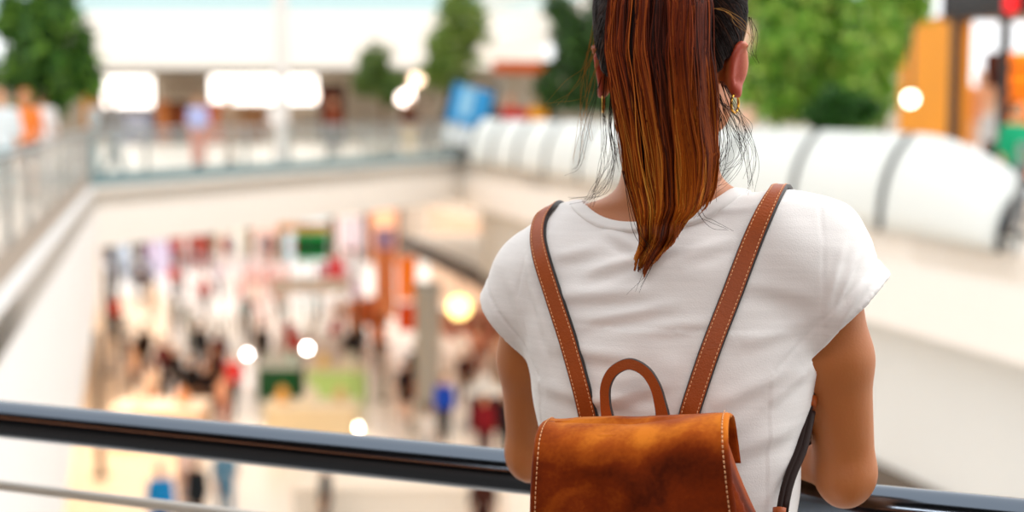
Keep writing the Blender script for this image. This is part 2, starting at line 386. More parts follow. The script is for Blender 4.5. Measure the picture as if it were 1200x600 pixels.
# ---- T-shirt
SLV = {-1: dict(a=L(676, 304, -.005), b=L(600, 375, -.0), r0=.058, r1=.0405), 1: dict(a=L(920, 290, -.005), b=L(1000, 365, -.0), r0=.060, r1=.050)}
def seg_fold(p, a, b, w):
    """p (N,2), gaussian ridge along a segment"""
    a = np.array(a); b = np.array(b); ba = b - a; t = np.clip(((p - a) @ ba) / (ba @ ba), 0, 1); d = np.linalg.norm(p - a - t[:, None] * ba, axis=1)
    return np.exp(-(d / w) ** 2) * np.sin(np.clip(t, .02, .98) * PI) ** .5
NECKC = None
def make_tee():
    h = .003
    f = Field(np.arange(-.27, .27, h), np.arange(-.21, .18, h), np.arange(.85, 1.46, h))
    f.loft(smooth_secs(torso_secs()), 0, 2.3)
    f.cap(L(745, 322, -.008), L(626, 324, -.002), .056, .0450, .02); f.cap(L(822, 310, -.008), L(963, 289, -.002), .056, .0475, .02)
    f.cap(L(786, 310, -.01), L(786, 272, -.002), .062, .054, .02)
    f.cap(L(765, 248, -.005), L(672, 288, -.005), .033, .032, .02); f.cap(L(805, 240, -.005), L(895, 275, -.005), .033, .036, .02)
    f.ell((0, -.055, .90), (.184, .136, .17), .03)
    for s in (-1, 1):
        v = SLV[s]; a, b = v['a'], v['b']; ax = (b - a).normalized(); b2 = b + ax * .03
        f.cap(a, b2, v['r0'] - .004, v['r1'] + .002, .022, (1, 1.22, 1))
        f.ell((s * .063, .086, 1.20), (.066, .062, .066), .035)
    # cut off sleeve ends with planes and bore them hollow
    X, Y, Z = f.xs[:, None, None], f.ys[None, :, None], f.zs[None, None, :]
    for s in (-1, 1):
        v = SLV[s]; a, b = v['a'], v['b']; ax = (b - a).normalized()
        n = ax if s > 0 else ax
        t = (X - b.x) * n.x + (Y - b.y) * n.y + (Z - b.z) * n.z
        near = (X * s > .105) & (Z > b.z - .14)
        rr = v['r1']
        # only the sleeve side is trimmed: inside a capsule zone round the sleeve axis
        q = np.sqrt(((X - b.x) - t * n.x) ** 2 + (((Y - b.y) - t * n.y) / 1.22) ** 2 + ((Z - b.z) - t * n.z) ** 2)
        zone = q - (rr + .02)
        cut = np.maximum(zone, -t).astype(np.float32)      # negative where beyond the hem and within the zone
        f.F = np.maximum(f.F, -cut)
        bore = np.maximum(q - (rr - .0035), np.abs(t + .03) - .045).astype(np.float32)
        f.F = np.maximum(f.F, -bore)
        thin = np.maximum(q - (rr + .0012), np.abs(t + .018) - .0008)
    # neck opening: tilted ellipse tube
    solid = Field(f.xs, f.ys, f.zs); solid.F = f.F.copy(); UV, UQ = solid.mesh(3)
    c = L(773, 230, 0.01); nz = Vector((-.10, .42, 1)).normalized()
    NW = lambda y_: np.clip(.5 - (y_ - c.y) / .08, 0, 1)
    u = (X - c.x); vv = (Y - c.y) + (Z - c.z) * .55 * NW(Y)
    ra, rb = .0845, .080
    q = (np.sqrt((u / ra) ** 2 + (vv / rb) ** 2) - 1) * rb - .004
    f.F = np.maximum(f.F, -np.maximum(q, -(Z - 1.27)).astype(np.float32))
    f.F = np.maximum(f.F, (.872 - Z).astype(np.float32))
    vs, Q = f.mesh(3)
    # collar band, hem bands, folds
    N = vnormals(vs, Q); x, y, z = vs.T
    q = (np.sqrt(((x - c.x) / ra) ** 2 + (((y - c.y) + (z - c.z) * .55 * NW(y)) / rb) ** 2) - 1) * rb
    d = np.zeros(len(vs)); top = z > 1.24
    for s in (-1, 1):
        v = SLV[s]; a, b = v['a'], v['b']; n = np.array((b - a).normalized()); t = (vs - np.array(b)) @ n
        m = (x * s > .12); d += np.where(m, -.0014 * np.exp(-((t + .019) / .0018) ** 2) + .0007 * (t > -.018), 0)
    back = np.clip(-N[:, 1] * 1.6, 0, 1)
    pz = vs[:, [0, 2]]
    def lp(px, py): q = L(px, py, -.08); return (q.x, q.z)
    FO = [((690, 318), (748, 300), .006, .0022), ((655, 345), (770, 338), .008, .0024), ((690, 372), (800, 352), .006, .0016), ((655, 400), (760, 415), .009, .0022), ((640, 450), (770, 470), .010, .0026),
          ((690, 470), (800, 440), .008, .0018), ((840, 470), (935, 430), .010, .0024), ((850, 530), (938, 500), .011, .0026), ((870, 400), (945, 380), .009, .0018), ((860, 330), (950, 350), .009, .0014),
          ((700, 268), (742, 288), .005, .0018), ((800, 300), (860, 280), .007, .0016), ((612, 300), (640, 395), .0045, .0024), ((625, 335), (655, 420), .006, .0026), ((590, 330), (612, 398), .006, .0022),
          ((968, 392), (1000, 300), .0045, .0028), ((972, 396), (1014, 330), .0042, .0026), ((966, 380), (985, 290), .0045, .0024), ((980, 398), (1024, 345), .004, .0020), ((950, 430), (900, 470), .007, .0022),
          ((650, 300), (700, 290), .006, .0016), ((770, 380), (850, 372), .007, .0013), ((645, 560), (700, 540), .009, .002)]
    for a, b, w, am in FO: d += back * am * 1.5 * (seg_fold(pz, lp(*a), lp(*b), w) - .8 * seg_fold(pz, lp(a[0] + 2, a[1] + 12), lp(b[0] + 2, b[1] + 12), w))
    # seams where the sleeves are set in
    for pts in (((640, 262), (612, 300), (602, 350), (621, 408)), ((950, 232), (962, 285), (963, 350), (962, 404))):
        for a, b in zip(pts, pts[1:]): d -= back * .0009 * (seg_fold(pz, lp(*a), lp(*b), .0016))
    d += .0016 * noise(vs * np.array((14, 14, 26))) + .0008 * noise(vs * np.array((34, 34, 60))) + .0026 * noise(vs * np.array((6, 6, 9)) + 5) * (z < 1.25)
    vs = vs + N * d[:, None]
    o = np_mesh('t_shirt', vs, Q, M_tee, woman)
    bv = BVHTree.FromPolygons([Vector(v) for v in UV], [tuple(k_) for k_ in UQ]); n = 120; rings = []
    for dq, dh in ((-.0015, -.005), (-.0008, .0006), (.001, .0020), (.005, .0024), (.010, .0024), (.0132, .0020), (.0142, .0004), (.0144, -.003)):
        row = []
        for i in range(n):
            th = 2 * PI * i / n; cc = Vector((c.x + (ra + dq) * math.cos(th), c.y + (rb + dq) * math.sin(th), c.z)); ax = Vector((0, -.55 * float(NW(cc.y)), 1)).normalized(); h_ = bv.ray_cast(cc + ax * .12, -ax)
            row.append(np.array(h_[0] + h_[1] * dh if h_[0] else cc))
        row = np.array(row)
        for _ in range(5): row = (np.roll(row, 1, 0) + 2 * row + np.roll(row, -1, 0)) / 4
        rings.append(row)
    rings = np.array(rings); m_ = len(rings); i, j = np.meshgrid(np.arange(m_ - 1), np.arange(n), indexing='ij'); b_ = i * n; j2 = (j + 1) % n
    CQ = np.stack([b_ + j, b_ + j2, b_ + n + j2, b_ + n + j], -1).reshape(-1, 4); np_mesh('collar', rings.reshape(-1, 3), CQ[:, ::-1], M_tee, o)
    return o, vs, Q
tee, TV, TQ = make_tee()
TEE_BVH = BVHTree.FromPolygons([Vector(v) for v in TV], [tuple(q) for q in TQ])
def hit(px, py, off=.003):
    d = ray(px, py); c = Vector((0, 0, CAMZ)); o = to_local(c); dl = Vector((d.dot(EX), d.dot(EY), d.z)).normalized()
    h = TEE_BVH.ray_cast(o, dl)
    if h[0] is None: return None
    n = h[1] if h[1].dot(dl) < 0 else -h[1]
    return h[0] + n * off, n
def hit_from(o, d, off=.004):
    h = TEE_BVH.ray_cast(Vector(o), Vector(d).normalized())
    if h[0] is None: return None
    n = h[1] if h[1].dot(Vector(d)) < 0 else -h[1]
    return h[0] + n * off, n

# ---- jeans and shoes
def make_jeans():
    h = .008; f = Field(np.arange(-.26, .26, h), np.arange(-.24, .14, h), np.arange(.06, 1.06, h))
    f.ell((0, -.055, .88), (.172, .124, .14), .0); T = L(788, 640, -.04); 
    for s in (-1, 1):
        f.cap((s * .085, -.055, .86), (s * .088, -.03, .48), .092, .061, .03); f.cap((s * .088, -.03, .48), (s * .085, -.075, .10), .061, .046, .02); f.ell((s * .088, -.058, .34), (.060, .066, .12), .03)
    X, Y, Z = f.xs[:, None, None], f.ys[None, :, None], f.zs[None, None, :]; f.F = np.maximum(f.F, np.maximum(.10 - Z, Z - .96))
    vs, Q = f.mesh(2); return np_mesh('jeans', vs, Q, M_jean, woman)
make_jeans()
for s in (-1, 1):
    f = Field(np.arange(-.2, .2, .006), np.arange(-.18, .16, .006), np.arange(-.006, .14, .006))
    f.cap((s * .085, -.085, .045), (s * .10, .09, .030), .048, .038, .01); f.cap((s * .085, -.078, .05), (s * .085, -.075, .10), .046, .046, .02)
    Z = f.zs[None, None, :]; f.F = np.maximum(f.F, -Z.astype(np.float32)); vs, Q = f.mesh(2); np_mesh('shoe', vs, Q, M_shoe, woman)

# ---- gold hoop earrings (sit on the lobes)
for s in (-1, 1):
    c = Vector((HEADC.x + (.0735 if s > 0 else -.0715), .008 + (.0 if s > 0 else .01), L(868, 79, 0).z - .037)); pts = []
    for i in range(25):
        q = 2 * PI * i / 24; pts.append(c + Vector((s * .25 * .0085 * math.cos(q), .0085 * math.cos(q), .0095 * math.sin(q))))
    MB().tube(pts, .0014, 8, caps=False).build('earring', M_gold, woman, True)

# ---- hair
def hair_mat(name, rough=.35):
    m = mat(name, '#3a1a10', rough, spec=.45); nt = m.node_tree; a = nt.nodes.new('ShaderNodeAttribute'); a.attribute_name = 'Col'
    nt.links.new(a.outputs['Color'], nt.nodes['Principled BSDF'].inputs['Base Color']); return m
M_hair = hair_mat('auburn hair', .5); M_hair.node_tree.nodes['Principled BSDF'].inputs['Specular IOR Level'].default_value = .22; M_dark = hair_mat('near black brown hair', .55); M_dark.node_tree.nodes['Principled BSDF'].inputs['Specular IOR Level'].default_value = .08
def strands(name, PT, RD, CL, parent, mt):
    S, M, _ = PT.shape; T = np.gradient(PT, axis=1); T /= np.linalg.norm(T, axis=2, keepdims=True) + 1e-9
    ref = np.broadcast_to(np.array((.1, 1., .2)), T.shape); A = np.cross(T, ref); A /= np.linalg.norm(A, axis=2, keepdims=True) + 1e-9; B = np.cross(T, A)
    V_ = np.stack([PT + (A * math.cos(q) + B * math.sin(q)) * RD[..., None] for q in (0, 2.094, 4.189)], 2)   # S,M,3,3
    vs = V_.reshape(-1, 3); s, i, k = np.meshgrid(np.arange(S), np.arange(M - 1), np.arange(3), indexing='ij'); b = (s * M + i) * 3; k2 = (k + 1) % 3
    Q = np.stack([b + k, b + k2, b + 3 + k2, b + 3 + k], -1).reshape(-1, 4)
    o = np_mesh(name, vs, Q, mt, parent); at = o.data.color_attributes.new('Col', 'FLOAT_COLOR', 'POINT')
    col = np.ones((S, M, 3, 4), np.float32); col[..., :3] = CL[:, :, None, :]; at.data.foreach_set('color', col.ravel()); return o
def pal(t, keys):
    ks = [k for k, _ in keys]; cs = np.array([srgb(c)[:3] for _, c in keys]); return np.stack([np.interp(t, ks, cs[:, j]) for j in range(3)], -1)
def add_col(o, c):
    at = o.data.color_attributes.new('Col', 'FLOAT_COLOR', 'POINT'); at.data.foreach_set('color', np.tile(np.array(list(c), np.float32), len(o.data.vertices)))

def make_hair():
    h = .004; hc = HEADC; f = Field(np.arange(-.12, .12, h), np.arange(-.13, .16, h), np.arange(1.40, 1.70, h))
    f.ell(hc + Vector((0, -.012, .018)), (.0795, .0945, .0985), .0); f.ell(hc + Vector((0, -.03, -.035)), (.068, .058, .075), .02)
    X, Y, Z = f.xs[:, None, None], f.ys[None, :, None], f.zs[None, None, :]
    # face side, ears and nape left free
    face = Y - (hc.y + .052 + .35 * (Z - hc.z) * (Z > hc.z)); face = np.where(Z > hc.z + .062, -.1, face)
    nape = (hc.z - .078 + np.abs(X - hc.x) * .50) - Z
    earcut = (.010 - (Y - .0) ) * 0 - .1
    side = np.maximum(Y - (-.004 + .9 * np.clip(Z - (hc.z + .0), 0, 1)), -(Z - (hc.z + .030))) * 0 - .1
    behind = (Y + .012) - np.clip((Z - (hc.z - .034)) * 6.0, 0, .3)      # hairline runs behind the ear
    f.F = np.maximum.reduce([f.F, face.astype(np.float32) * np.ones_like(f.F), (nape * np.ones_like(f.F)).astype(np.float32), (behind * np.ones_like(f.F)).astype(np.float32)])
    vs, Q = f.mesh(4); N = vnormals(vs, Q); vs = vs + N * (.0007 * noise(vs * np.array((220, 220, 30))))[:, None]
    cap = np_mesh('hair', vs, Q, M_dark, woman); add_col(cap, srgb('#1a0f0c'))
    # combed strands over the cap, all running up to the tie
    bv = BVHTree.FromPolygons([Vector(v) for v in vs], [tuple(q) for q in Q]); tie = Vector((L(772, -52, -.07).x, -.075, L(772, -52, -.07).z))
    sel = vs[(vs[:, 2] < hc.z + .09)]; sel = sel[RNG.integers(0, len(sel), 2600)]; PT = []; M = 14
    for p in sel:
        p = Vector(p); row = []; start = p
        for i in range(M):
            t = i / (M - 1)
            w = start.lerp(tie, t); n = bv.find_nearest(w); nn = n[1]
            off = n[0] + (w - hc).normalized() * (.0008 + .003 * math.sin(PI * t) * .4)
            row.append(off)
        PT.append(row)
    PT = np.array([[tuple(v) for v in r] for r in PT]); S = len(PT)
    b = RNG.random((S, 1)); CL = pal(np.broadcast_to(b ** 2.2, (S, M)), [(0, '#130b0a'), (.6, '#251511'), (1, '#51301f')])
    RD = np.full((S, M), .00045) * RNG.uniform(.7, 1.2, (S, 1)); RD[:, -1] = .0002
    strands('combed_strands', PT, RD, CL, cap, M_dark)
    return cap
cap = make_hair()

YK = [-75, -30, 0, 60, 130, 180, 220, 245, 262, 285, 300, 318, 330]
CK = [772, 773, 774, 771, 778, 785, 787, 787, 780, 776, 765, 756, 757]
HK = [22, 50, 60, 62, 59, 57, 51, 43, 33, 27, 23, 17, 10]
DK = [-.080, -.105, -.115, -.122, -.124, -.122, -.120, -.122, -.124, -.128, -.130, -.132, -.133]
TK = [.020, .022, .022, .022, .020, .018, .016, .015, .013, .011, .009, .006, .003]
def back_ly(px, py):
    r = hit(px, py, 0); return r[0].y if r else None
DK2 = list(DK)
for i, y in enumerate(YK):
    if y >= 262:
        s = back_ly(CK[i], y)
        if s is not None: DK2[i] = s - .006 - TK[i]
for i in range(len(DK2) - 2, -1, -1):
    pass
def make_tail():
    S = 9000; M = 34; ncl = 60
    clu = np.sort(RNG.uniform(-1, 1, ncl)); clv = RNG.uniform(-1, 1, ncl); cb = RNG.random(ncl); ce = RNG.uniform(0, 1, ncl); cph = RNG.uniform(0, 6.28, ncl)
    k = RNG.integers(0, ncl, S); u0 = np.clip(clu[k] + RNG.normal(0, .06, S), -1, 1); v0 = np.where(RNG.random(S) < .5, -1, 1) * 0 + np.clip(clv[k] + RNG.normal(0, .35, S), -1, 1)
    base_end = np.interp(u0, [-1, -.6, -.2, .2, .5, .8, 1], [318, 320, 328, 318, 286, 262, 245]); yend = base_end - 26 * ce[k] - RNG.exponential(9, S)
    t = np.linspace(0, 1, M)[None, :]; y = -75 + (yend[:, None] + 75) * t
    conv = np.clip((t - .70) / .30, 0, 1) ** 1.6 * .5
    u = u0[:, None] * (1 - conv) + clu[k][:, None] * conv
    u = u + .045 * np.sin(y / 46 + cph[k][:, None]) * np.clip((y + 40) / 120, 0, 1) + .02 * np.sin(y / 19 + u0[:, None] * 40)
    cx = np.interp(y, YK, CK); hw = np.interp(y, YK, HK); dy = np.interp(y, YK, DK2); th = np.interp(y, YK, TK)
    u = u + (RNG.random(S) < .04)[:, None] * RNG.normal(0, .05, S)[:, None] * np.sin(np.clip(t, 0, 1) * PI) ** 2
    x = cx + u * hw; ly = dy - v0[:, None] * th * np.sqrt(np.clip(1.05 - u ** 2, .05, 1))
    ly -= .004 * np.cos(u * 9 + cph[k][:, None] * .3)
    PT = Lnp(x, y, ly)
    RD = (.00052 * RNG.uniform(.6, 1.3, (S, 1))) * np.interp(t, [0, .85, 1], [1, 1, .35])
    br = np.clip(cb[k] * .62 + RNG.random(S) * .52 - .10 + .10 * (v0 > 0), 0, 1)[:, None]
    top = pal(np.broadcast_to(br, (S, M)), [(0, '#100503'), (.35, '#42160a'), (.7, '#8a3610'), (1, '#c86a2a')])
    low = pal(np.broadcast_to(br, (S, M)), [(0, '#2a0d05'), (.35, '#86380c'), (.7, '#c86a16'), (1, '#f0b04a')])
    w = np.clip((y - 70) / 170 + .12 * u, 0, 1)[..., None]; CL = top * (1 - w) + low * w
    # core so the tail is not see-through
    f = Field(np.arange(-.10, .12, .004), np.arange(-.19, -.03, .004), np.arange(1.30, 1.68, .004)); secs = []
    for i in range(len(YK) - 6):
        A = L(CK[i] - HK[i] * .82, YK[i], DK2[i]); B = L(CK[i] + HK[i] * .82, YK[i], DK2[i]); secs.append(((A.z + B.z) / 2, (A.x + B.x) / 2, DK2[i], (B.x - A.x) / 2, TK[i] * .55))
    f.loft(smooth_secs(secs), 0, 2.0); vs, Q = f.mesh(3); core = np_mesh('ponytail', vs, Q, M_hair, cap); add_col(core, srgb('#1c0a06'))
    strands('ponytail_strands', PT, RD, CL, cap, M_hair)
    tie = MB(); p = L(772, -62, -.078); pts = [p + Vector((.026 * math.cos(q), .020 * math.sin(q) - .0, .004 * math.sin(q))) for q in np.linspace(0, 2 * PI, 25)]
    tie.tube(pts, .005, 8, caps=False).build('hair_tie', mat('black elastic', '#101010', .7), cap, True)
make_tail()
def make_wisps():
    PT = []; CLs = []; RDs = []; M = 22
    specs = [  # control pixels, count, spread, colour key, depth
        ([(712, 60), (706, 120), (708, 165), (706, 200), (690, 242)], 7, 4, 'd', -.03), ([(716, 90), (714, 150), (716, 185), (704, 215), (686, 238)], 6, 4, 'd', -.04),
        ([(720, 110), (722, 160), (718, 200), (700, 228), (672, 236)], 5, 5, 'd', -.05), ([(718, 120), (716, 150), (726, 200)], 6, 3, 'd', -.06),
        ([(700, 70), (690, 110), (681, 150), (680, 190)], 4, 6, 'g', -.02), ([(698, 20), (686, 70), (684, 120), (692, 170)], 5, 6, 'g', -.01), ([(712, 30), (690, 75), (672, 105), (650, 125)], 5, 7, 'g', -.02),
        ([(704, 90), (686, 150), (676, 190), (664, 205)], 3, 6, 'd', -.02), ([(832, 60), (838, 110), (842, 160), (836, 205), (828, 240)], 9, 6, 'd', -.09),
        ([(845, 95), (860, 140), (874, 175), (882, 215)], 6, 5, 'd', -.03), ([(842, 110), (862, 150), (868, 180), (850, 205), (838, 222)], 8, 8, 'd', -.04), ([(846, 120), (872, 150), (884, 185), (880, 222)], 5, 5, 'd', -.03),
        ([(838, 120), (850, 165), (842, 200), (822, 235)], 9, 7, 'd', -.07), ([(850, 100), (866, 130), (878, 150), (872, 175)], 5, 6, 'd', -.03),
        ([(878, 20), (884, 40), (882, 60), (888, 72)], 5, 4, 'd', .0), ([(835, 10), (850, 14), (868, 26), (880, 50)], 4, 6, 'g', -.05), ([(699, 30), (694, 50), (690, 66)], 4, 3, 'g', .0),
        ([(730, 200), (745, 270), (762, 300), (748, 340)], 4, 6, 'd', -.13), ([(815, 225), (822, 250), (835, 262), (850, 270)], 3, 5, 'd', -.11)]
    for pts, n, sd, key, ly in specs:
        for _ in range(n):
            q = [np.array((px + RNG.normal(0, sd) * (.25 + .75 * i / (len(pts) - 1)), py + RNG.normal(0, sd * .7) * (i > 0), 0.)) for i, (px, py) in enumerate(pts)]
            c = np.array(catmull(q, 10)); ii = np.linspace(0, len(c) - 1, M); c = np.stack([np.interp(ii, np.arange(len(c)), c[:, j]) for j in (0, 1)], 1)
            l = np.full(M, ly) + np.linspace(0, RNG.normal(-.01, .006), M)
            for j in range(M):
                s = back_ly(c[j, 0], c[j, 1]) if c[j, 1] > 205 else None
                if s is not None: l[j] = min(l[j], s - .004)
            for _k in range(4): l[1:-1] = np.minimum((l[:-2] + l[1:-1] + l[2:]) / 3, l[1:-1] + .004)
            PT.append(Lnp(c[:, 0], c[:, 1], l)); RDs.append(np.linspace(.00032, .00014, M)); CLs.append(np.tile(np.array(srgb('#2a1a16' if key == 'd' else '#a87a3c')[:3]), (M, 1)))
    strands('loose_strands', np.array(PT), np.array(RDs), np.array(CLs), cap, M_dark)
make_wisps()

# ================================================================== THE BACKPACK
PB = math.radians(14); BX0 = Vector((math.cos(PB), -math.sin(PB), 0)); BYv = Vector((math.sin(PB), math.cos(PB), 0))
sw = hit(742, 520, 0)[0]; sww = to_world(sw)
BD = sww - BYv * .062                                     # a point of the bag's mid plane
def plane_pt(px, py, q, n):
    d = ray(px, py); c = Vector((0, 0, CAMZ)); return c + d * ((q - c).dot(n) / d.dot(n))
TLw = plane_pt(630, 503, BD - BYv * .02, BYv); TRw = plane_pt(854, 497, BD - BYv * .02, BYv)
BX = (TRw - TLw).normalized(); BY = (BYv - BX * BYv.dot(BX)).normalized(); BZ = BX.cross(BY)
BO = (TLw + TRw) / 2 + BY * .02; HWID = (TRw - TLw).length / 2
bag = empty('backpack', BO, 0, 'rust brown suede backpack with leather straps on the woman in white', 'backpack')
bag.rotation_euler = Matrix((BX, BY, BZ)).transposed().to_euler()
def toB(w): r = Vector(w) - BO; return Vector((r.dot(BX), r.dot(BY), r.dot(BZ)))
def Bp(px, py, by=0.): return toB(plane_pt(px, py, BO + BY * by, BY))
def l2B(l): return toB(to_world(l))
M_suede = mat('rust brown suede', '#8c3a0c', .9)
def suede_nodes(m):
    nt = m.node_tree; b = nt.nodes['Principled BSDF']; tc = nt.nodes.new('ShaderNodeTexCoord')
    n1 = nt.nodes.new('ShaderNodeTexNoise'); n1.inputs['Scale'].default_value = 16; n1.inputs['Detail'].default_value = 3; n1.inputs['Distortion'].default_value = .6
    n2 = nt.nodes.new('ShaderNodeTexNoise'); n2.inputs['Scale'].default_value = 260; n2.inputs['Detail'].default_value = 3
    sep = nt.nodes.new('ShaderNodeSeparateXYZ'); nt.links.new(tc.outputs['Object'], sep.inputs[0])
    for n in (n1, n2): nt.links.new(tc.outputs['Object'], n.inputs['Vector'])
    # colour lightens towards the folded top edge
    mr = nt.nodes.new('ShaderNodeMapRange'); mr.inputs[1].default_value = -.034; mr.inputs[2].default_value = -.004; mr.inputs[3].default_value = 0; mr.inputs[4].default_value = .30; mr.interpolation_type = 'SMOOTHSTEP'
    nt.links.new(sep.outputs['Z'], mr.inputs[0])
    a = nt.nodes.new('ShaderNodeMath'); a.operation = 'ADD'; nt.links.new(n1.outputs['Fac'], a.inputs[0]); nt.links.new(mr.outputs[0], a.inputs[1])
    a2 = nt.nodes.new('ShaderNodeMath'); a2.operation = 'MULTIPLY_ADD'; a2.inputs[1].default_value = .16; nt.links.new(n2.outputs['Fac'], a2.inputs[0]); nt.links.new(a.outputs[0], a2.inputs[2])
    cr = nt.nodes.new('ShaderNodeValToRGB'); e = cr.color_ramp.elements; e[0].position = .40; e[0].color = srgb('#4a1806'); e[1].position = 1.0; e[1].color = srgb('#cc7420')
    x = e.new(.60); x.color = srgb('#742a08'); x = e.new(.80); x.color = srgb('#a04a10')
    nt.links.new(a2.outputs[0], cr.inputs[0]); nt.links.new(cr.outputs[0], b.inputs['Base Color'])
    b.inputs['Sheen Weight'].default_value = .12; b.inputs['Sheen Roughness'].default_value = .4; b.inputs['Specular IOR Level'].default_value = .08
    bp = nt.nodes.new('ShaderNodeBump'); bp.inputs['Strength'].default_value = .35; bp.inputs['Distance'].default_value = .0006; nt.links.new(n2.outputs['Fac'], bp.inputs['Height']); nt.links.new(bp.outputs[0], b.inputs['Normal'])
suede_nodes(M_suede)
M_lea = mat('smooth tan leather', '#9c4710', .45, var=.22, scale=30, bump=.25, bscale=500, spec=.35)
M_edge = mat('painted dark leather edge', '#1d1512', .5)
M_thread = mat('pale orange thread', '#e0a878', .8)
M_dlea = mat('dark brown rolled leather', '#22100b', .5, spec=.25)

def make_bag_body():
    h = .0035; f = Field(np.arange(-.16, .17, h), np.arange(-.10, .085, h), np.arange(-.31, .02, h))
    W = HWID
    f.loft(smooth_secs([(-.30, .006, 0, W + .020, .048), (-.27, .006, 0, W + .030, .058), (-.18, .006, 0, W + .029, .060), (-.11, .005, -.002, W + .020, .056), (-.06, .004, -.002, W + .006, .050), (-.02, .002, 0, W - .004, .042), (-.004, 0, 0, W - .012, .030)]), 0, 3.2)
    vs, Q = f.mesh(4); N = vnormals(vs, Q); x, y, z = vs.T
    d = .003 * noise(vs * np.array((18, 18, 14))) - .004 * np.exp(-((np.abs(x) - (W - .004 + np.clip(-z, 0, .1) * .2)) / .006) ** 2) * (np.abs(y) < .03)
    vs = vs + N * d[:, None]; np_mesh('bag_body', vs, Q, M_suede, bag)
make_bag_body()
def flap_surface(u, s):
    """u -1..1 across, s 0..1 from behind the top, over the fold, down the front"""
    prof = [(.036, -.050), (.040, -.028), (.036, -.010), (.022, -.001), (.0, .001), (-.022, -.001), (-.038, -.009), (-.048, -.024), (-.054, -.050), (-.060, -.085), (-.064, -.125), (-.066, -.165), (-.065, -.19)]
    pr = np.array(catmull([(a, b, 0) for a, b in prof], 6)); dl = np.r_[0, np.cumsum(np.linalg.norm(np.diff(pr, axis=0), axis=1))]; dl /= dl[-1]
    by = np.interp(s, dl, pr[:, 0]); bz = np.interp(s, dl, pr[:, 1])
    w = HWID * np.interp(bz, [-.2, -.1, -.02, 0], [1.10, 1.075, 1.01, 1.0])
    endr = np.clip((s - .90) / .10, 0, 1)
    x = u * w; bz = bz - .004 * np.cos(u * 2.3 + .4) * (by < .0) - .0015 * u * 0
    bz = bz + .012 * endr * np.abs(u) ** 4
    by = by + .006 * np.abs(u) ** 3 * (by < 0) + .0022 * np.sin(u * 6 + bz * 40) * np.clip(-bz / .05, 0, 1)
    return np.stack([x, by, bz], -1)
def make_flap():
    nu, ns = 70, 90; U, S_ = np.meshgrid(np.linspace(-1, 1, nu), np.linspace(0, 1, ns), indexing='ij'); Pm = flap_surface(U, S_)
    du = np.gradient(Pm, axis=0); ds = np.gradient(Pm, axis=1); N = np.cross(ds, du); N /= np.linalg.norm(N, axis=2, keepdims=True)
    mid = Pm[nu // 2, ns * 2 // 3]; 
    if N[nu // 2, ns * 2 // 3][1] > 0: N = -N
    Pm = Pm + N * (.0012 * noise((Pm * 40).reshape(-1, 3)).reshape(nu, ns, 1))
    th = .0026; edge = np.minimum(1, np.minimum((1 - np.abs(U)) * HWID / .0015, (1 - S_) * .28 / .0015))[..., None]
    T = Pm + N * th * (.35 + .65 * edge); B_ = Pm - N * th * .2 * edge
    vs = np.concatenate([T.reshape(-1, 3), B_.reshape(-1, 3)]); n = nu * ns; i, j = np.meshgrid(np.arange(nu - 1), np.arange(ns - 1), indexing='ij'); a = (i * ns + j).ravel()
    Q1 = np.stack([a, a + 1, a + ns + 1, a + ns], 1); Q2 = Q1[:, ::-1] + n; bd = []
    ring = [(i, 0) for i in range(nu)] + [(nu - 1, j) for j in range(1, ns)] + [(i, ns - 1) for i in range(nu - 2, -1, -1)] + [(0, j) for j in range(ns - 2, 0, -1)]
    ids = [i * ns + j for i, j in ring]
    for p, q in zip(ids, ids[1:] + ids[:1]): bd.append((p, q, q + n, p + n))
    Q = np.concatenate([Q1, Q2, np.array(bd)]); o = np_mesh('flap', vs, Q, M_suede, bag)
    m = MB()      # stitching along both sides and the lower edge
    def stitch_line(fn, k):
        for q in range(k):
            a_ = fn((q + .18) / k); b_ = fn((q + .82) / k); m.tube([a_, b_], .00062, 6)
    def on(u, s):
        p = flap_surface(np.array(u), np.array(s)); e = 1e-3; p2 = flap_surface(np.array(u + e), np.array(s)); p3 = flap_surface(np.array(u), np.array(s + e)); nn = np.cross(p3 - p, p2 - p); nn /= np.linalg.norm(nn); nn = -nn if nn @ np.array((0, -.6, .8)) < 0 else nn
        return Vector(p + nn * .0030)
    for sg in (-1, 1): stitch_line(lambda t: on(sg * (1 - .0055 / HWID), .16 + t * .80), 56)
    stitch_line(lambda t: on(-.95 + 1.9 * t, .965), 50)
    m.build('stitching', M_thread, o, True)
make_flap()

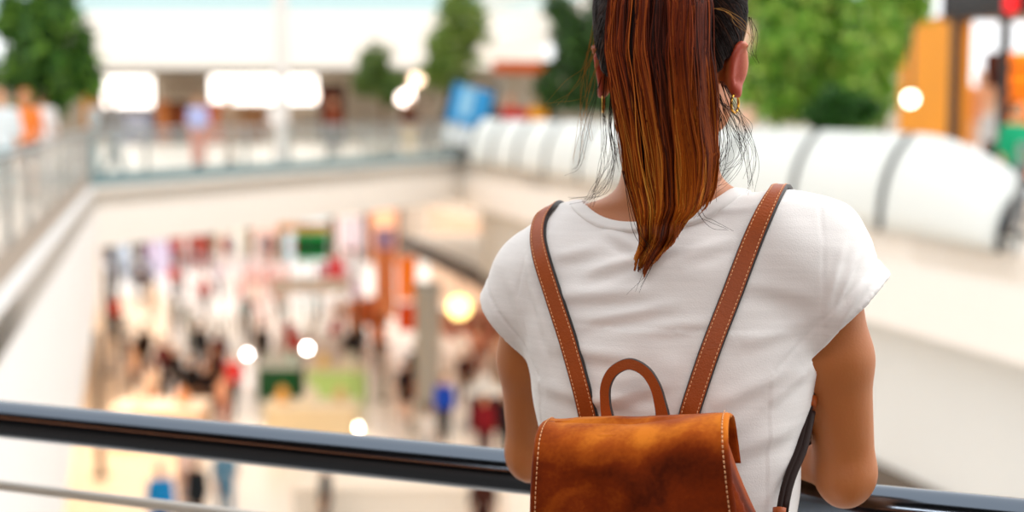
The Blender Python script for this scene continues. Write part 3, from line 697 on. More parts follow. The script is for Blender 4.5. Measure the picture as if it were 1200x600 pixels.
def ribbon(name, pts, nrms, widths, th, parent, stitch=True, mats=None):
    """flat leather strap along pts (bag coordinates) with outward normals nrms"""
    P0 = catmull(pts, 8); N0 = catmull(nrms, 8); W0 = [w[0] for w in catmull([(w, 0, 0) for w in widths], 8)]
    n = len(P0); vs = []; mi = []; prof = [(-.5, -.5), (.5, -.5), (.5, .15), (.44, .5), (-.44, .5), (-.5, .15)]; K = len(prof); fr = []
    for i in range(n):
        t = P0[min(i + 1, n - 1)] - P0[max(i - 1, 0)]; t /= np.linalg.norm(t); nn = N0[i] - t * (N0[i] @ t); nn /= np.linalg.norm(nn); s = np.cross(t, nn); fr.append((P0[i], t, nn, s, W0[i]))
        for a, b in prof: vs.append(P0[i] + s * (a * W0[i]) + nn * (b * th))
    fs = []
    for i in range(n - 1):
        for k in range(K): fs.append((i * K + k, i * K + (k + 1) % K, (i + 1) * K + (k + 1) % K, (i + 1) * K + k)); mi.append(0 if k in (3,) else 1)
    fs += [tuple(reversed(range(K))), tuple(range((n - 1) * K, n * K))]; mi += [1, 1]
    o = mesh_obj(name, vs, fs, mats or [M_lea, M_edge], parent); o.data.polygons.foreach_set('material_index', mi)
    if stitch:
        m = MB(); L_ = np.r_[0, np.cumsum([np.linalg.norm(fr[i + 1][0] - fr[i][0]) for i in range(n - 1)])]; step = .0043; ns = int(L_[-1] / step)
        def at(l, sd):
            out = []
            for c in range(3):
                out.append(np.interp(l, L_, [f_[0][c] + f_[3][c] * sd * (f_[4] / 2 - .0030) + f_[2][c] * (th * .5 + .0001) for f_ in fr]))
            return Vector(out)
        for sd in (-1, 1):
            for q in range(ns): m.tube([at((q + .15) * step, sd), at((q + .80) * step, sd)], .00050, 5)
        m.build('stitching', M_thread, o, True)
    return o
def strap(pix, side, name='shoulder_strap'):
    pts, nr, wd = [], [], []
    for px, py, w in pix:
        h_ = hit(px, py, .0035)
        if h_ is None: continue
        p, n = h_; pts.append(p); nr.append(n * .6 + Vector((0, -1, .15)).normalized() * .4); wd.append(w / 1120)
    # bottom end runs down between the back and the bag, to the bag's top seam
    e = pts[-1] + (pts[-1] - pts[-2]).normalized() * .03; pts.append(e); nr.append(Vector((0, -1, 0))); wd.append(wd[-1])
    # over the shoulder and down the front
    x0 = pts[0].x; pre = []
    for dy, off in ((.035, 0), (.07, 0)):
        h_ = hit_from((x0, pts[0].y + dy, 1.6), (0, 0, -1), .0035)
        if h_: pre.append((h_[0], h_[1]))
    z1 = pts[0].z
    for k_ in range(1, 6):
        z = z1 - .035 - .045 * k_; h_ = hit_from((x0 + side * .006 * k_, .5, z), (0, -1, 0), .004)
        if h_: pre.append((h_[0], h_[1]))
    pre = pre[::-1]
    P_ = [np.array(p) for p, _ in pre] + [np.array(p) for p in pts]; N_ = [np.array(n) for _, n in pre] + [np.array(n) for n in nr]; W_ = [wd[0]] * len(pre) + wd
    for _ in range(2):
        for i in range(1, len(N_) - 1): N_[i] = (N_[i - 1] + N_[i] + N_[i + 1]) / 3
    Pb = [np.array(l2B(Vector(p))) for p in P_]; Nb = [np.array(l2B(Vector(p) + Vector(n)) - l2B(Vector(p))) for p, n in zip(P_, N_)]
    return ribbon(name, Pb, Nb, W_, .0042, bag), P_
sl, slp = strap([(644, 248, 20), (635, 260, 21), (632, 280, 21), (637, 305, 22), (650, 345, 22), (667, 398, 22.5), (683, 455, 22.5), (693, 496, 23)], -1)
sr, srp = strap([(909, 229, 20), (897, 252, 22), (880, 290, 23), (858, 344, 23), (833, 408, 23), (813, 468, 23), (805, 496, 23)], 1)

# top handle: flat leather loop standing on the bag's top
def handle():
    path = [(714, 503, 17), (712, 490, 15), (709.5, 472, 12.5), (710, 452, 12.5), (719, 435, 13), (737.5, 426.5, 13.5), (756, 435, 13), (768, 453, 13), (774, 474, 14.5), (777, 490, 17), (778, 503, 20)]
    c = [Bp(px, py, .018) for px, py, _ in path]; pts = [np.array(p) for p in c]; n = [np.array((0, -1., .12))] * len(pts); w = [q[2] / 1235 for q in path]
    o = ribbon('handle', pts, n, w, .0075, bag, stitch=False); return o
handle()
# lower adjusting straps, front of the shoulder -> under the arm -> foot of the bag
def lower(side):
    src = slp if side < 0 else srp; a = Vector(src[0])
    if side > 0:
        vis = [L(957, 436, .010), L(949, 471, -.022), L(938, 522, -.055), L(914, 602, -.098)]
    else:
        vis = [L(628, 440, .060), L(633, 470, .030), L(638, 500, -.01), L(645, 545, -.05), L(640, 597, -.09)]
    end = to_local(BO + BX * (side * (HWID + .02)) + BZ * -.27); pre = []
    for k_ in (1, 2):
        t = k_ / 2.6; z = a.z * (1 - t) + vis[0].z * t; x = a.x * (1 - t) + (side * .118) * t; h_ = hit_from((x, .5, z), (0, -1, 0), .006)
        pre.append(h_[0] if h_ else Vector((x, .12, z)))
    wp = [a] + pre + vis + [end]
    pb = [np.array(l2B(p)) for p in wp]; c = catmull(pb, 8); m = MB(); m.tube(c, .0042, 10); o = m.build('adjusting_strap', M_dlea, bag, True)
    c2 = catmull([np.array(l2B(p + Vector((side * .0045, -.001, 0)))) for p in wp[-5:]], 8)[10:-8]; MB().tube(c2, .0036, 8).build('strap_tail', M_dlea, o, True)
    if side > 0:
        for p, q in ((vis[1], vis[2]), (vis[3], end)):
            p_ = l2B(p); d_ = (l2B(q) - p_).normalized(); MB().tube([p_ - d_ * .006, p_ - d_ * .0055, p_ + d_ * .0055, p_ + d_ * .006], [.0055, .0074, .0074, .0055], 14).build('keeper_loop', M_lea, o, True)
lower(1); lower(-1)
# ================================================================== THE PLACE
def cm(h, rough=.6, **k): return mat('paint ' + h + (' %g' % k.get('emit', 0) if k.get('emit') else ''), h, rough, spec=.12, **k)
M_white = mat('white painted plaster', '#f8f6f3', .55, var=.02, scale=.8)
M_fascia = mat('warm white cladding', '#f8f1e8', .5, var=.02, scale=.7)
M_grey = mat('pale grey plaster', '#dededa', .7, var=.05, scale=.6)
M_steel = mat('brushed steel', '#a8aaa9', .35, 1.)
M_rail = mat('dark gunmetal', '#5d656f', .14, 1.)
M_thin = mat('satin aluminium', '#cfcac2', .45, .6)
M_dark = M_dark
M_charc = mat('charcoal metal', '#34383a', .5)
M_glass = mat('tinted balustrade glass', '#dfeae8', .08, alpha=.14)
M_teal = mat('teal grey base channel', '#6f8c90', .5)
M_frost = mat('frosted white panel', '#e2e5e0', .45)
M_tile = mat('pale stone tile', '#e6dac8', .35, var=.05, scale=.5)
M_wood = mat('light timber cladding', '#f8dcb8', .55, var=.10, scale=3)
M_soil = mat('dark soil', '#3a2b20', .95, var=.3, scale=20)
M_bark = mat('brown bark', '#6b5138', .9, var=.3, scale=12, bump=.5)
Hh = Vector((1, -.4, 0)).normalized(); Hn = Vector((.4, 1, 0)).normalized()     # along our rail, and out over the void
def rl(X, z=0, off=0.): return Vector((X, 1.70 - .4 * X, z)) + Hn * off
def isect(p, d, q, e):
    t = ((q.x - p.x) * e.y - (q.y - p.y) * e.x) / (d.x * e.y - d.y * e.x); return p + d * t
A = G(112, 223); B = G(540, 190); L0 = G(0, 370); R1 = G(1200, 300)
dL = (L0 - A).normalized(); dR = (R1 - B).normalized(); eL = Vector((-dL.y, dL.x, 0)); eL = eL if eL.x < 0 else -eL; eR = Vector((dR.y, -dR.x, 0)); eR = eR if eR.x > 0 else -eR
NL = isect(rl(0, 0, .10), Hh, A, dL); NR = isect(rl(0, 0, .10), Hh, B, dR)
ZL = -7.0
def floor_piece(name, poly, z0, z1, m): o = MB().prism([(p.x, p.y) for p in poly], z0, z1).build(name, m); return tag(o, kind='structure')
def vv(x, y): return Vector((x, y, 0))
floor_piece('floor', [NL, NR, NR + vv(5, -2), vv(14, -8), vv(-9, -8), NL + eL * 7], -.30, 0, mat('balcony floor tile', '#5c544c', .4, var=.06, scale=1.5))
floor_piece('floor_left', [NL, NL + eL * 7, A + eL * 7, A], -.30, 0, M_tile)
FL, FR = vv(-22, 60), vv(14, 60)
floor_piece('floor_far', [A, A + eL * 7, FL, FR, B + eR * 5.6 , B], -.30, 0, M_tile)
floor_piece('floor_right', [B, B + eR * 5.6, NR + eR * 5.6, NR], -.30, 0, M_tile)
floor_piece('floor_lower', [vv(-30, 1), vv(20, 1), vv(24, 80), vv(-34, 80)], ZL - .3, ZL, mat('pale lower floor', '#f0eae2', .3, var=.04, scale=.4))
floor_piece('floor_lower_timber', [G(40, 640, ZL), G(215, 640, ZL), G(196, 345, ZL), G(128, 345, ZL)], ZL + .002, ZL + .02, mat('peach floor boards', '#fde4c6', .4, var=.05, scale=1.2))
# slab edges round the void
def struct(mb, name, m): return tag(mb.build(name, m), kind='structure')
struct(MB().wallp(A, B, -1.02, .06, -.35), 'trim_1', M_fascia)
struct(MB().wallp(B, NR, -1.09, .06, -.35), 'trim_2', M_fascia)
struct(MB().wallp(NL, NR, -.9, .0, .2), 'trim_3', M_white)
# left flank: deep white parapet whose foot drops towards the viewer
pa = V(125, 287, A, L0); pb = V(75, 600, A, L0); sl_ = (pb.z - pa.z) / ((pb - pa).dot(dL)); zA = pa.z + sl_ * ((A - pa).dot(dL)); zN = max(ZL, pa.z + sl_ * ((NL - pa).dot(dL)))
struct(MB().wallp(A, NL, (zA, zN), .06, .35), 'wall_left', M_white)
struct(MB().wallp(A + vv(0, .5), B + vv(0, .5), -1.06, -1.0, -18), 'ceiling_lower', M_grey)
# recessed bulkhead on the right under the slab, dark lintel below it
struct(MB().wallp(B + eR * .55, NR + eR * .55, -3.05, -1.0, -.3), 'wall_right_lower', M_grey)
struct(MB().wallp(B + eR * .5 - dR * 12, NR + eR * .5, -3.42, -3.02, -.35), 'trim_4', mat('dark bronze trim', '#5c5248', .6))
struct(MB().wallp(B + eR * 4.5 - dR * 26, NR + eR * 4.5, ZL, -3.0, -.3), 'wall_right_shops', mat('warm shop wall', '#e2bfa2', .7, var=.1, scale=.7))
struct(MB().wallp(B + eR * .55 - dR * 12, NR + eR * .55, -3.08, -3.03, -4.3), 'ceiling_right_lower', M_white)
struct(MB().wallp(A + eL * 1.2 - dL * 30, NL + eL * 1.2, ZL, -1.0, .3), 'wall_left_lower', M_wood)
struct(MB().wallp(vv(-34, 78), vv(24, 78), ZL, -1.0, -.4), 'wall_far_lower', mat('shop wall cream', '#cdb9a6', .7, var=.2, scale=.5))
# upper walls
struct(MB().wallp(FL, FR, 0, 3.0, -.4), 'wall_far', mat('far shop wall', '#a89c8c', .7, var=.35, scale=.6))
struct(MB().wallp(A + eL * 7 - dL * 36, NL + eL * 7, 0, 3.6, .3), 'wall_left_shops', mat('left shop wall', '#cfc4b4', .7, var=.15, scale=.5))
fa, fb = P(88, 50, 55), P(640, 50, 55)
zt = P(300, 14, 55).z; zb = P(300, 80, 55).z
struct(MB().wallp(vv(fa.x - 1, 55), vv(fb.x, 55), zb, zt, -5.3), 'trim_5', M_fascia)
struct(MB().wallp(vv(fa.x - 1, 54.95), vv(fb.x, 54.95), zb - .16, zb, -.3), 'trim_6', mat('painted soffit shade', '#6a6254', .7))  # dark strip standing in for the shade under the fascia
M_pane = mat('upper window glass', '#b9d2d2', .1)
mw = MB()
struct(MB().wallp(vv(fa.x - 8, 60.4), vv(fb.x + 14, 60.4), zt - .6, zt + 5, -.2), 'window_1', M_pane)
# upper right gallery edge
g0 = B - dR * 17 + eR * 4.2; g1 = B + dR * 12 + eR * 4.2
struct(MB().wallp(g0, g1, 3.5, 4.6, -.4), 'trim_7', M_fascia)
struct(MB().wallp(g0 + eR * .4, g1 + eR * .4, 5.0, 5.9, -.2), 'trim_8', mat('pale slatted screen', '#d8dcd6', .6))
# wall behind the viewer, seen only in the handrail
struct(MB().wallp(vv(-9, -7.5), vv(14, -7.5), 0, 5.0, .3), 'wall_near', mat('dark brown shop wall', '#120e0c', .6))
lb = MB().box((2.5, -7.35, 3.9), (22, .12, .28)); struct(lb, 'trim_9', mat('copper band', '#e08a5c', .4, emit=2.2))
struct(MB().prism([(-9, -7.6), (14, -7.6), (14, -2.6), (2.6, -1.2), (-9.5, 1.5)], 5.0, 5.9), 'ceiling', mat('dark gallery soffit', '#2c2824', .7))

struct(MB().wallp(vv(-9.2, -7.8), NL + eL * 7.2, 0, 5.0, .3), 'wall_near_left', MATS['dark brown shop wall'])
struct(MB().wallp(vv(-8.7, -7.4), NL + eL * 6.6, 3.80, 4.25, -.12), 'trim_14', MATS['copper band'])
# ---- our own railing
r = empty('balcony_railing', rl(0), 0, 'dark round metal handrail on thin rails that the woman leans on', 'railing')
def rp(X, z, off=0.): p = rl(X, z, off) - rl(0); return p
xa, xb = NL.x + .1, 3.1
MB().tube([rp(x, 1.027) for x in np.linspace(xa, xb, 12)], .0265, 32).build('handrail', M_rail, r, True)
for i, z in enumerate((.925, .74, .555, .37, .185)): MB().tube([rp(xa, z, .015), rp(xb, z, .015)], .0075, 12).build('rail', M_thin, r, True)
for x in (xa + .05, -1.05, .14, 1.35, 2.6):
    m = MB(); c = rp(x, 0, .05); ang = math.atan2(Hh.y, Hh.x)
    m.box(c + Vector((0, 0, .48)), (.012, .05, .96), ang, bev=.002); m.box(c + Vector((0, 0, .008)), (.09, .09, .016), ang, bev=.003); m.tube([c + Vector((0, 0, .94)), rp(x, 1.01)], .007, 8); m.build('post', M_charc, r)

# ---- far and left glass railings
def glass_rail(name, a, b, label, n, base=M_teal, h=1.05, zb_=.06, top=M_steel, off=.1, gl=M_glass):
    d = (b - a); ln = d.length; d = d.normalized(); r = empty(name, a, 0, label, 'railing'); up = Vector((0, 0, 1))
    MB().tube([up * h, d * ln + up * h], .03, 10).build('handrail', top, r, True)
    ang = math.atan2(d.y, d.x); m = MB().box(d * ln / 2 + up * (zb_ + .11), (ln, .08, .22), ang); m.build('base_channel', base, r)
    for i in range(n):
        c = d * (ln * (i + .5) / n) + up * (.28 + (h - .34) / 2); MB().box(c, (ln / n - .06, .016, h - .34), ang).build('glass_panel', gl, r)
    for i in range(n + 1): MB().box(d * (ln * i / n) + up * (h / 2), (.05, .07, h), ang).build('post', M_steel, r)
    return r
nAB = Vector((-(B - A).y, (B - A).x, 0)).normalized()
glass_rail('glass_railing', A + nAB * .15, B + nAB * .15, 'far glass railing with teal grey base across the end of the void', 9)
glass_rail('glass_railing', NL + eL * .15 - dL * .4, A + eL * .15, 'left glass railing running back above the deep white parapet', 12, base=mat('beige base channel', '#a8998a', .6), gl=mat('beige tinted glass', '#ece6dc', .1, alpha=.45))

# ---- right curved white balustrade
def on_edge(px, py): return V(px, py, B, R1)
m1 = on_edge(940, 236); m2 = on_edge(1045, 272); sp_ = (m2 - m1).length
s1 = (m1 - B).dot(dR)
PROF = [(-.12, .04), (-.12, .25), (-.09, .50), (-.03, .72), (.07, .93), (.20, 1.10), (.26, 1.16)]
bal = empty('curved_balustrade', B, 0, 'white bulging balustrade with dark ribs along the right side of the void', 'railing')
ks = list(range(-int(s1 // sp_), 2))
for k in ks:
    a0 = s1 + (k) * sp_; a1 = a0 + sp_ * .96
    last = (k == ks[-1]); vs = []; ns_ = 10
    for i in range(ns_ + 1):
        t = i / ns_; q = a0 + (a1 - a0) * t
        for th in (0, .03):
            for o, z in PROF:
                zz = z * (1 - (.42 * t * t if last else 0)); vs.append(dR * q + eR * (o + th) + Vector((0, 0, zz)))
    K = len(PROF); fs = []
    for i in range(ns_):
        b0 = i * 2 * K; b1 = (i + 1) * 2 * K
        for j in range(K - 1):
            fs.append((b0 + j, b0 + j + 1, b1 + j + 1, b1 + j)); fs.append((b0 + K + j, b1 + K + j, b1 + K + j + 1, b0 + K + j + 1))
        fs.append((b0 + K - 1, b0 + 2 * K - 1, b1 + 2 * K - 1, b1 + K - 1)); fs.append((b0, b1, b1 + K, b0 + K))
    for b0 in (0, ns_ * 2 * K): fs += [(b0 + j, b0 + j + 1, b0 + K + j + 1, b0 + K + j) for j in range(K - 1)]
    mesh_obj('panel', vs, fs, M_frost, bal, True)
    pts = [dR * (a0 - sp_ * .02) + eR * (o - .02) + Vector((0, 0, z)) for o, z in PROF]; MB().tube(pts, .04, 8).build('rib', M_charc, bal, True)
q_end = s1 + (ks[-1] + 1) * sp_
pts = [dR * q_end + eR * (o - .02) + Vector((0, 0, z * .62)) for o, z in PROF]; MB().tube(pts, .04, 8).build('rib', M_charc, bal, True)
MB().wallp(dR * 0, dR * q_end, .05, .13, .06).build('base_channel', M_steel, bal)
st = B + dR * (q_end + .1); r = empty('bar_railing', st, 0, 'grey horizontal bar railing after the white balustrade on the right', 'railing'); LN = (NR - st).length - 1
for z in (.2, .38, .56, .74, .92, 1.08): MB().tube([Vector((0, 0, z)), dR * LN + Vector((0, 0, z))], .022 if z < 1 else .032, 8).build('bar', mat('grey bar', '#8a8f90', .4, .5), r, True)
for i in range(8): MB().box(dR * (LN * i / 7) + Vector((0, 0, .55)), (.05, .05, 1.1), 0, bev=.005).build('post', M_steel, r)

# ---- columns
def column(name, base, rad, h, m, label, flare=1.0):
    o = MB().lathe((0, 0, 0), [(rad * 1.7, 0), (rad * 1.7, .12), (rad * 1.15, .3), (rad, .5), (rad, h - .3), (rad * 1.25, h)], 24).build(name, m, None, True); o.location = base; return tag(o, label, 'column')
cb_ = V(357, 199, A, B) + nAB * .55; cb_.z = 0
column('slim_column', cb_, .14, 7.5, mat('off white column', '#e6e0da', .5), 'slim white column rising behind the far glass railing')
c2 = G(502, 505, ZL); o = column('grey_column', c2, .33, 3.9, mat('grey column paint', '#9d9a90', .6), 'thick grey round column on the lower floor beside the orange shop')

# ---- trees
def leafmat(h):
    m = mat('leaf ' + h, h, .5, var=.35, scale=1.3); m.node_tree.nodes['Principled BSDF'].inputs['Subsurface Weight'].default_value = 0; return m
LEAFN = [0]
def tree(base, hpot, trunk, blobs, cols, n, label, ls=.16, name='potted_tree', group=None, seed=1):
    rg = np.random.default_rng(seed); r = empty(name, base, 0, label, 'tree', group)
    MB().lathe((0, 0, 0), [(.32, 0), (.36, .02), (.45, hpot - .04), (.47, hpot), (.42, hpot), (.40, hpot - .06)], 20).build('pot', mat('pale planter', '#b9b3a8', .6), r, True)
    MB().lathe((0, 0, hpot - .10), [(.40, 0), (.40, .05), (.1, .06)], 16).build('soil', M_soil, r)
    t = MB(); top = Vector((0, 0, trunk)); t.tube(catmull([(0, 0, hpot - .08), (.04, .03, trunk * .5), (0, 0, trunk)], 5), list(np.linspace(.085, .05, 11)), 8)
    for (c, R_) in blobs: t.tube(catmull([tuple(top - Vector((0, 0, .2))), tuple(top.lerp(Vector(c), .5) + Vector((.05, 0, .1))), tuple(c)], 4), list(np.linspace(.045, .012, 9)), 6)
    t.build('trunk', M_bark, r, True)
    nb = []
    for c, R_ in blobs:
        nb.append((c, [q * .72 for q in R_]))
        for _ in range(7):
            d = rg.normal(size=3); d /= np.linalg.norm(d); k_ = rg.uniform(.28, .5); nb.append((tuple(np.array(c) + d * np.array(R_) * .78), [q * k_ for q in R_]))
    blobs = nb
    vol = np.array([(R_[0] * R_[1] * R_[2]) ** .7 for _, R_ in blobs]); ch = rg.choice(len(blobs), n, p=vol / vol.sum()); d = rg.normal(size=(n, 3)); d /= np.linalg.norm(d, axis=1)[:, None]
    cen = np.array([c for c, _ in blobs], float)[ch] + d * np.array([R_ for _, R_ in blobs], float)[ch] * (rg.random(n)[:, None] ** .45)
    a = rg.normal(size=(n, 3)); a[:, 2] -= .6; a /= np.linalg.norm(a, axis=1)[:, None]; b = np.cross(a, rg.normal(size=(n, 3))); b /= np.linalg.norm(b, axis=1)[:, None]; nn = np.cross(a, b); L_ = ls * rg.uniform(.7, 1.3, n)[:, None]
    v0 = cen; v1 = cen + a * L_ * .45 + b * L_ * .3 + nn * L_ * .06; v2 = cen + a * L_; v3 = cen + a * L_ * .45 - b * L_ * .3 + nn * L_ * .06
    vs = np.stack([v0, v1, v2, v3], 1).reshape(-1, 3); i = np.arange(n) * 4; Q = np.concatenate([np.stack([i, i + 1, i + 2, i + 3], 1)])
    o = np_mesh('crown', vs, Q, [leafmat(c) for c in cols], r); o.data.polygons.foreach_set('use_smooth', np.zeros(n, bool)); o.data.polygons.foreach_set('material_index', rg.integers(0, len(cols), n).astype(np.int32))
    return r
def blob_px(base, lst, Y):
    return [(tuple(P(px, py, Y) - base), (rx * Y / F, rx * Y / F * .9, ry * Y / F)) for px, py, rx, ry in lst]
def ptree(px, Y, blobs, cols, n, label, ls=.16, seed=1, group=None):
    base = P(px, 125, Y); base.z = 0; bl = blob_px(base, blobs, Y); tr = max(1.0, min(c[2] for c, _ in bl)); return tree(base, .5, tr, bl, cols, n, label, ls, seed=seed, group=group)
ptree(58, 27, [(58, 20, 46, 50), (25, 70, 28, 48), (75, 85, 38, 45), (95, 60, 18, 40), (20, 25, 22, 35), (50, 110, 34, 30)], ['#2f5a12', '#3f7018', '#244a10', '#6a9428'], 7500, 'leafy green potted tree beside the left walkway', .2, 3)
ptree(448, 42, [(448, 95, 32, 26), (440, 70, 20, 18)], ['#4a6a1c', '#3a5a18', '#6a7a30'], 2200, 'small green tree left of the brightest lamp pair, beyond the far railing', .2, 4)
ptree(530, 43.5, [(530, 50, 34, 50), (545, 10, 30, 40), (512, 90, 26, 26), (555, 35, 22, 22)], ['#6a8a2c', '#4f701e', '#8a9a44'], 3800, 'tall pale green tree above the far corner of the void', .2, 5)
ptree(668, V(668, 100, B + eR * 1.9, R1 + eR * 1.9).y, [(665, 30, 30, 45), (690, 80, 42, 46), (655, 100, 26, 30), (715, 30, 34, 50), (700, 115, 40, 20)], ['#2c4f12', '#1f3d0e', '#3f6420'], 7000, 'dark green tree just left of the woman\'s head', .2, 6)
ptree(960, 21, [(930, 40, 60, 60), (985, 60, 52, 60), (960, 115, 62, 38), (900, 90, 34, 40), (925, -15, 60, 40)], ['#6a9c28', '#7fae34', '#3f7418', '#a8c050'], 9000, 'bright green leafy tree right of the woman\'s head behind the white balustrade', .17, 7)
ptree(1035, 23, [(1040, 30, 40, 50), (1020, 80, 36, 40), (1040, 0, 44, 30), (1010, 120, 34, 24)], ['#7fae34', '#5f9626', '#a8c050'], 5000, 'green tree standing next to the orange shop wall', .17, 8)

o = ptree(1000, 19.9, [(978, 126, 34, 17), (1008, 130, 24, 14)], ['#2a5a18', '#1f4a14', '#3a6a20'], 4000, 'dark green shrub in a pot below the bright green tree', .15, 9)
cq = V(873, 150, B + eR * 2.6, R1 + eR * 2.6); column('beige_column', Vector((cq.x, cq.y, 0)), .17, 4.5, mat('pinkish beige column', '#e8bfa4', .6), 'pinkish beige column showing just right of the woman\'s ear')
# ---- lit panels and lamps
def lightbox(x0, y0, x1, y1, Y, label, strength=3., col='#fff8f0', cat='light panel'):
    a = P(x0, y1, Y); b = P(x1, y0, Y); c = (a + b) / 2; w_, h_ = (b.x - a.x), (b.z - a.z); r = empty('light_panel', (c.x, Y, c.z - h_ / 2), 0, label, cat)
    m = MB(); t = .07
    for sx in (-1, 1): m.box((sx * (w_ / 2), 0, h_ / 2), (t, .14, h_ + t), 0)
    for sz in (0, 1): m.box((0, 0, h_ * sz), (w_ - t, .14, t), 0)
    m.build('frame', M_charc, r); MB().box((0, -.02, h_ / 2), (w_ - t, .08, h_ - t)).build('lit_face', mat('lit ' + col + ' %g' % strength, col, .5, emit=strength), r); return r
lightbox(121, 89, 180, 126, 59.7, 'white glowing shop panel right of the left tree', 2.2)
lightbox(246, 88, 372, 122, 59.7, 'long white glowing shop panel left of the slim column', 2.2)
def pendant(px, py, Y, rad, label, strength, col, ztop, name='pendant_lamp'):
    p = P(px, py, Y); r = empty(name, p, 0, label, 'lamp', None)
    MB().tube([(0, 0, rad * .9), (0, 0, ztop - p.z)], .02, 6).build('cord', M_charc, r); MB().lathe((0, 0, rad * .55), [(rad * .5, 0), (rad * .35, rad * .3), (.03, rad * .45)], 14).build('cap', M_charc, r, True)
    bm = bmesh.new(); bmesh.ops.create_uvsphere(bm, u_segments=16, v_segments=10, radius=rad); MB().add([v.co.copy() for v in bm.verts], [[v.index for v in f.verts] for f in bm.faces]).build('globe', mat('globe ' + col + ' %g' % strength, col, .4, emit=strength), r, True); bm.free(); return r
pendant(326, 137, 56.6, .30, 'white globe lamp hanging under the long glowing panel', 3, '#fff4ea', 2.7)
pendant(366, 111, 57, .24, 'small warm globe lamp just right of the slim column', 3, '#ffe6d6', 2.6)
pendant(474, 112, 50, .30, 'left globe of the bright lamp pair by the small tree', 5, '#ffe9dc', 2.9)
pendant(488, 93, 50, .24, 'upper right globe of the bright lamp pair by the small tree', 3, '#ffd8b8', 2.9)
pendant(360, 408, 44, .09, 'white globe lamp over the lower floor above a red top', 30, '#fff0e8', -1.06)
pendant(290, 415, 46, .09, 'white globe lamp beside the person in bright red', 18, '#fff2ee', -1.06)
pendant(316, 485, 37, .08, 'cream globe lamp just above the dark handrail', 30, '#ffe8d0', -1.06)
pendant(418, 501, 36, .08, 'cream globe lamp above the handrail near the pale kiosk', 26, '#ffe8d0', -1.06)
pendant(538, 360, 43, .34, 'big yellow lantern glowing right of the grey column', 3, '#ffe08a', -3.0, 'lantern')
pendant(1067, 116, 19, .09, 'small white wall lamp against the orange wall', 6, '#fff0d8', 2.6)

# ---- generic shop pieces
def banner(x0, y0, x1, y1, Y, col, label, ztop=-1.06, slant=0, emit=0, stripe=None):
    a = P(x0, y1, Y); b = P(x1, y0, Y); w_ = b.x - a.x; h_ = b.z - a.z; r = empty('hanging_banner', ((a.x + b.x) / 2, Y, a.z), slant, label, 'banner')
    MB().box((0, 0, h_ / 2), (w_, .03, h_)).build('cloth', cm(col, .8, emit=emit) if emit else cm(col, .8), r)
    if stripe: MB().box((0, -.02, h_ * stripe[1]), (w_ * .98, .02, h_ * stripe[2])).build('printed_band', cm(stripe[0], .8), r)
    MB().tube([(-w_ / 2 - .05, 0, h_), (w_ / 2 + .05, 0, h_)], .03, 8).build('rod', M_steel, r)
    if ztop > b.z + .05:
        for s in (-1, 1): MB().tube([(s * w_ * .4, 0, h_), (s * w_ * .4, 0, ztop - a.z)], .012, 5).build('cord', M_steel, r)
    return r
def rack(px, py, cols, label, z=None, rz=0., w_=2.2, h_=1.55):
    r = empty('clothing_rack', G(px, py, ZL if z is None else z), rz, label, 'clothing rack'); m = MB()
    m.tube([(-w_ / 2, 0, h_), (w_ / 2, 0, h_)], .018, 8)
    m.build('top_bar', M_steel, r)
    for s in (-1, 1):
        MB().tube([(s * w_ / 2, 0, .05), (s * w_ / 2, 0, h_)], .018, 8).tube([(s * w_ / 2, -.28, .04), (s * w_ / 2, .28, .04)], .018, 8).build('leg', M_steel, r)
    n = 9
    for i in range(n):
        c = cols[i % len(cols)]; x = -w_ / 2 + .15 + (w_ - .3) * i / (n - 1); hh = .85 + .12 * ((i * 7) % 3)
        g = MB(); poly = [(-.05, 0), (-.24, -.07), (-.26, -.40), (-.17, -.38), (-.19, -hh), (.19, -hh), (.17, -.38), (.26, -.40), (.24, -.07), (.05, 0)]
        k = len(poly); vs = [(x - .035, q[0], h_ - .04 + q[1]) for q in poly] + [(x + .035, q[0], h_ - .04 + q[1]) for q in poly]
        g.add(vs, [tuple(range(k)), tuple(reversed(range(k, 2 * k)))] + [(a_, k + a_, k + (a_ + 1) % k, (a_ + 1) % k) for a_ in range(k)]).build('garment', cm(c, .85), r)
    return r
def kiosk(px, py, w_, d_, body, top, canopy, label, goods=(), rz=0., z=None, hc=2.5):
    r = empty('kiosk', G(px, py, ZL if z is None else z), rz, label, 'kiosk')
    MB().box((0, 0, .5), (w_, d_, .92), bev=.03).box((0, 0, .03), (w_ - .1, d_ - .1, .06)).build('counter', cm(body), r); MB().box((0, 0, .99), (w_ + .1, d_ + .1, .06), bev=.015).build('countertop', cm(top), r)
    if canopy:
        for sx in (-1, 1):
            for sy in (-1, 1): MB().tube([(sx * w_ * .46, sy * d_ * .46, 1.0), (sx * w_ * .46, sy * d_ * .46, hc)], .03, 8).build('post', M_steel, r)
        MB().box((0, 0, hc + .15), (w_ + .3, d_ + .3, .34), bev=.04).build('canopy', cm(canopy), r)
    for i, c in enumerate(goods):
        x = -w_ / 2 + w_ * (i + .5) / len(goods); MB().lathe((x, 0, 1.02), [(.12, 0), (.16, .05), (.15, .30), (.08, .36), (.08, .42)], 12).build('goods', cm(c), r)
    return r
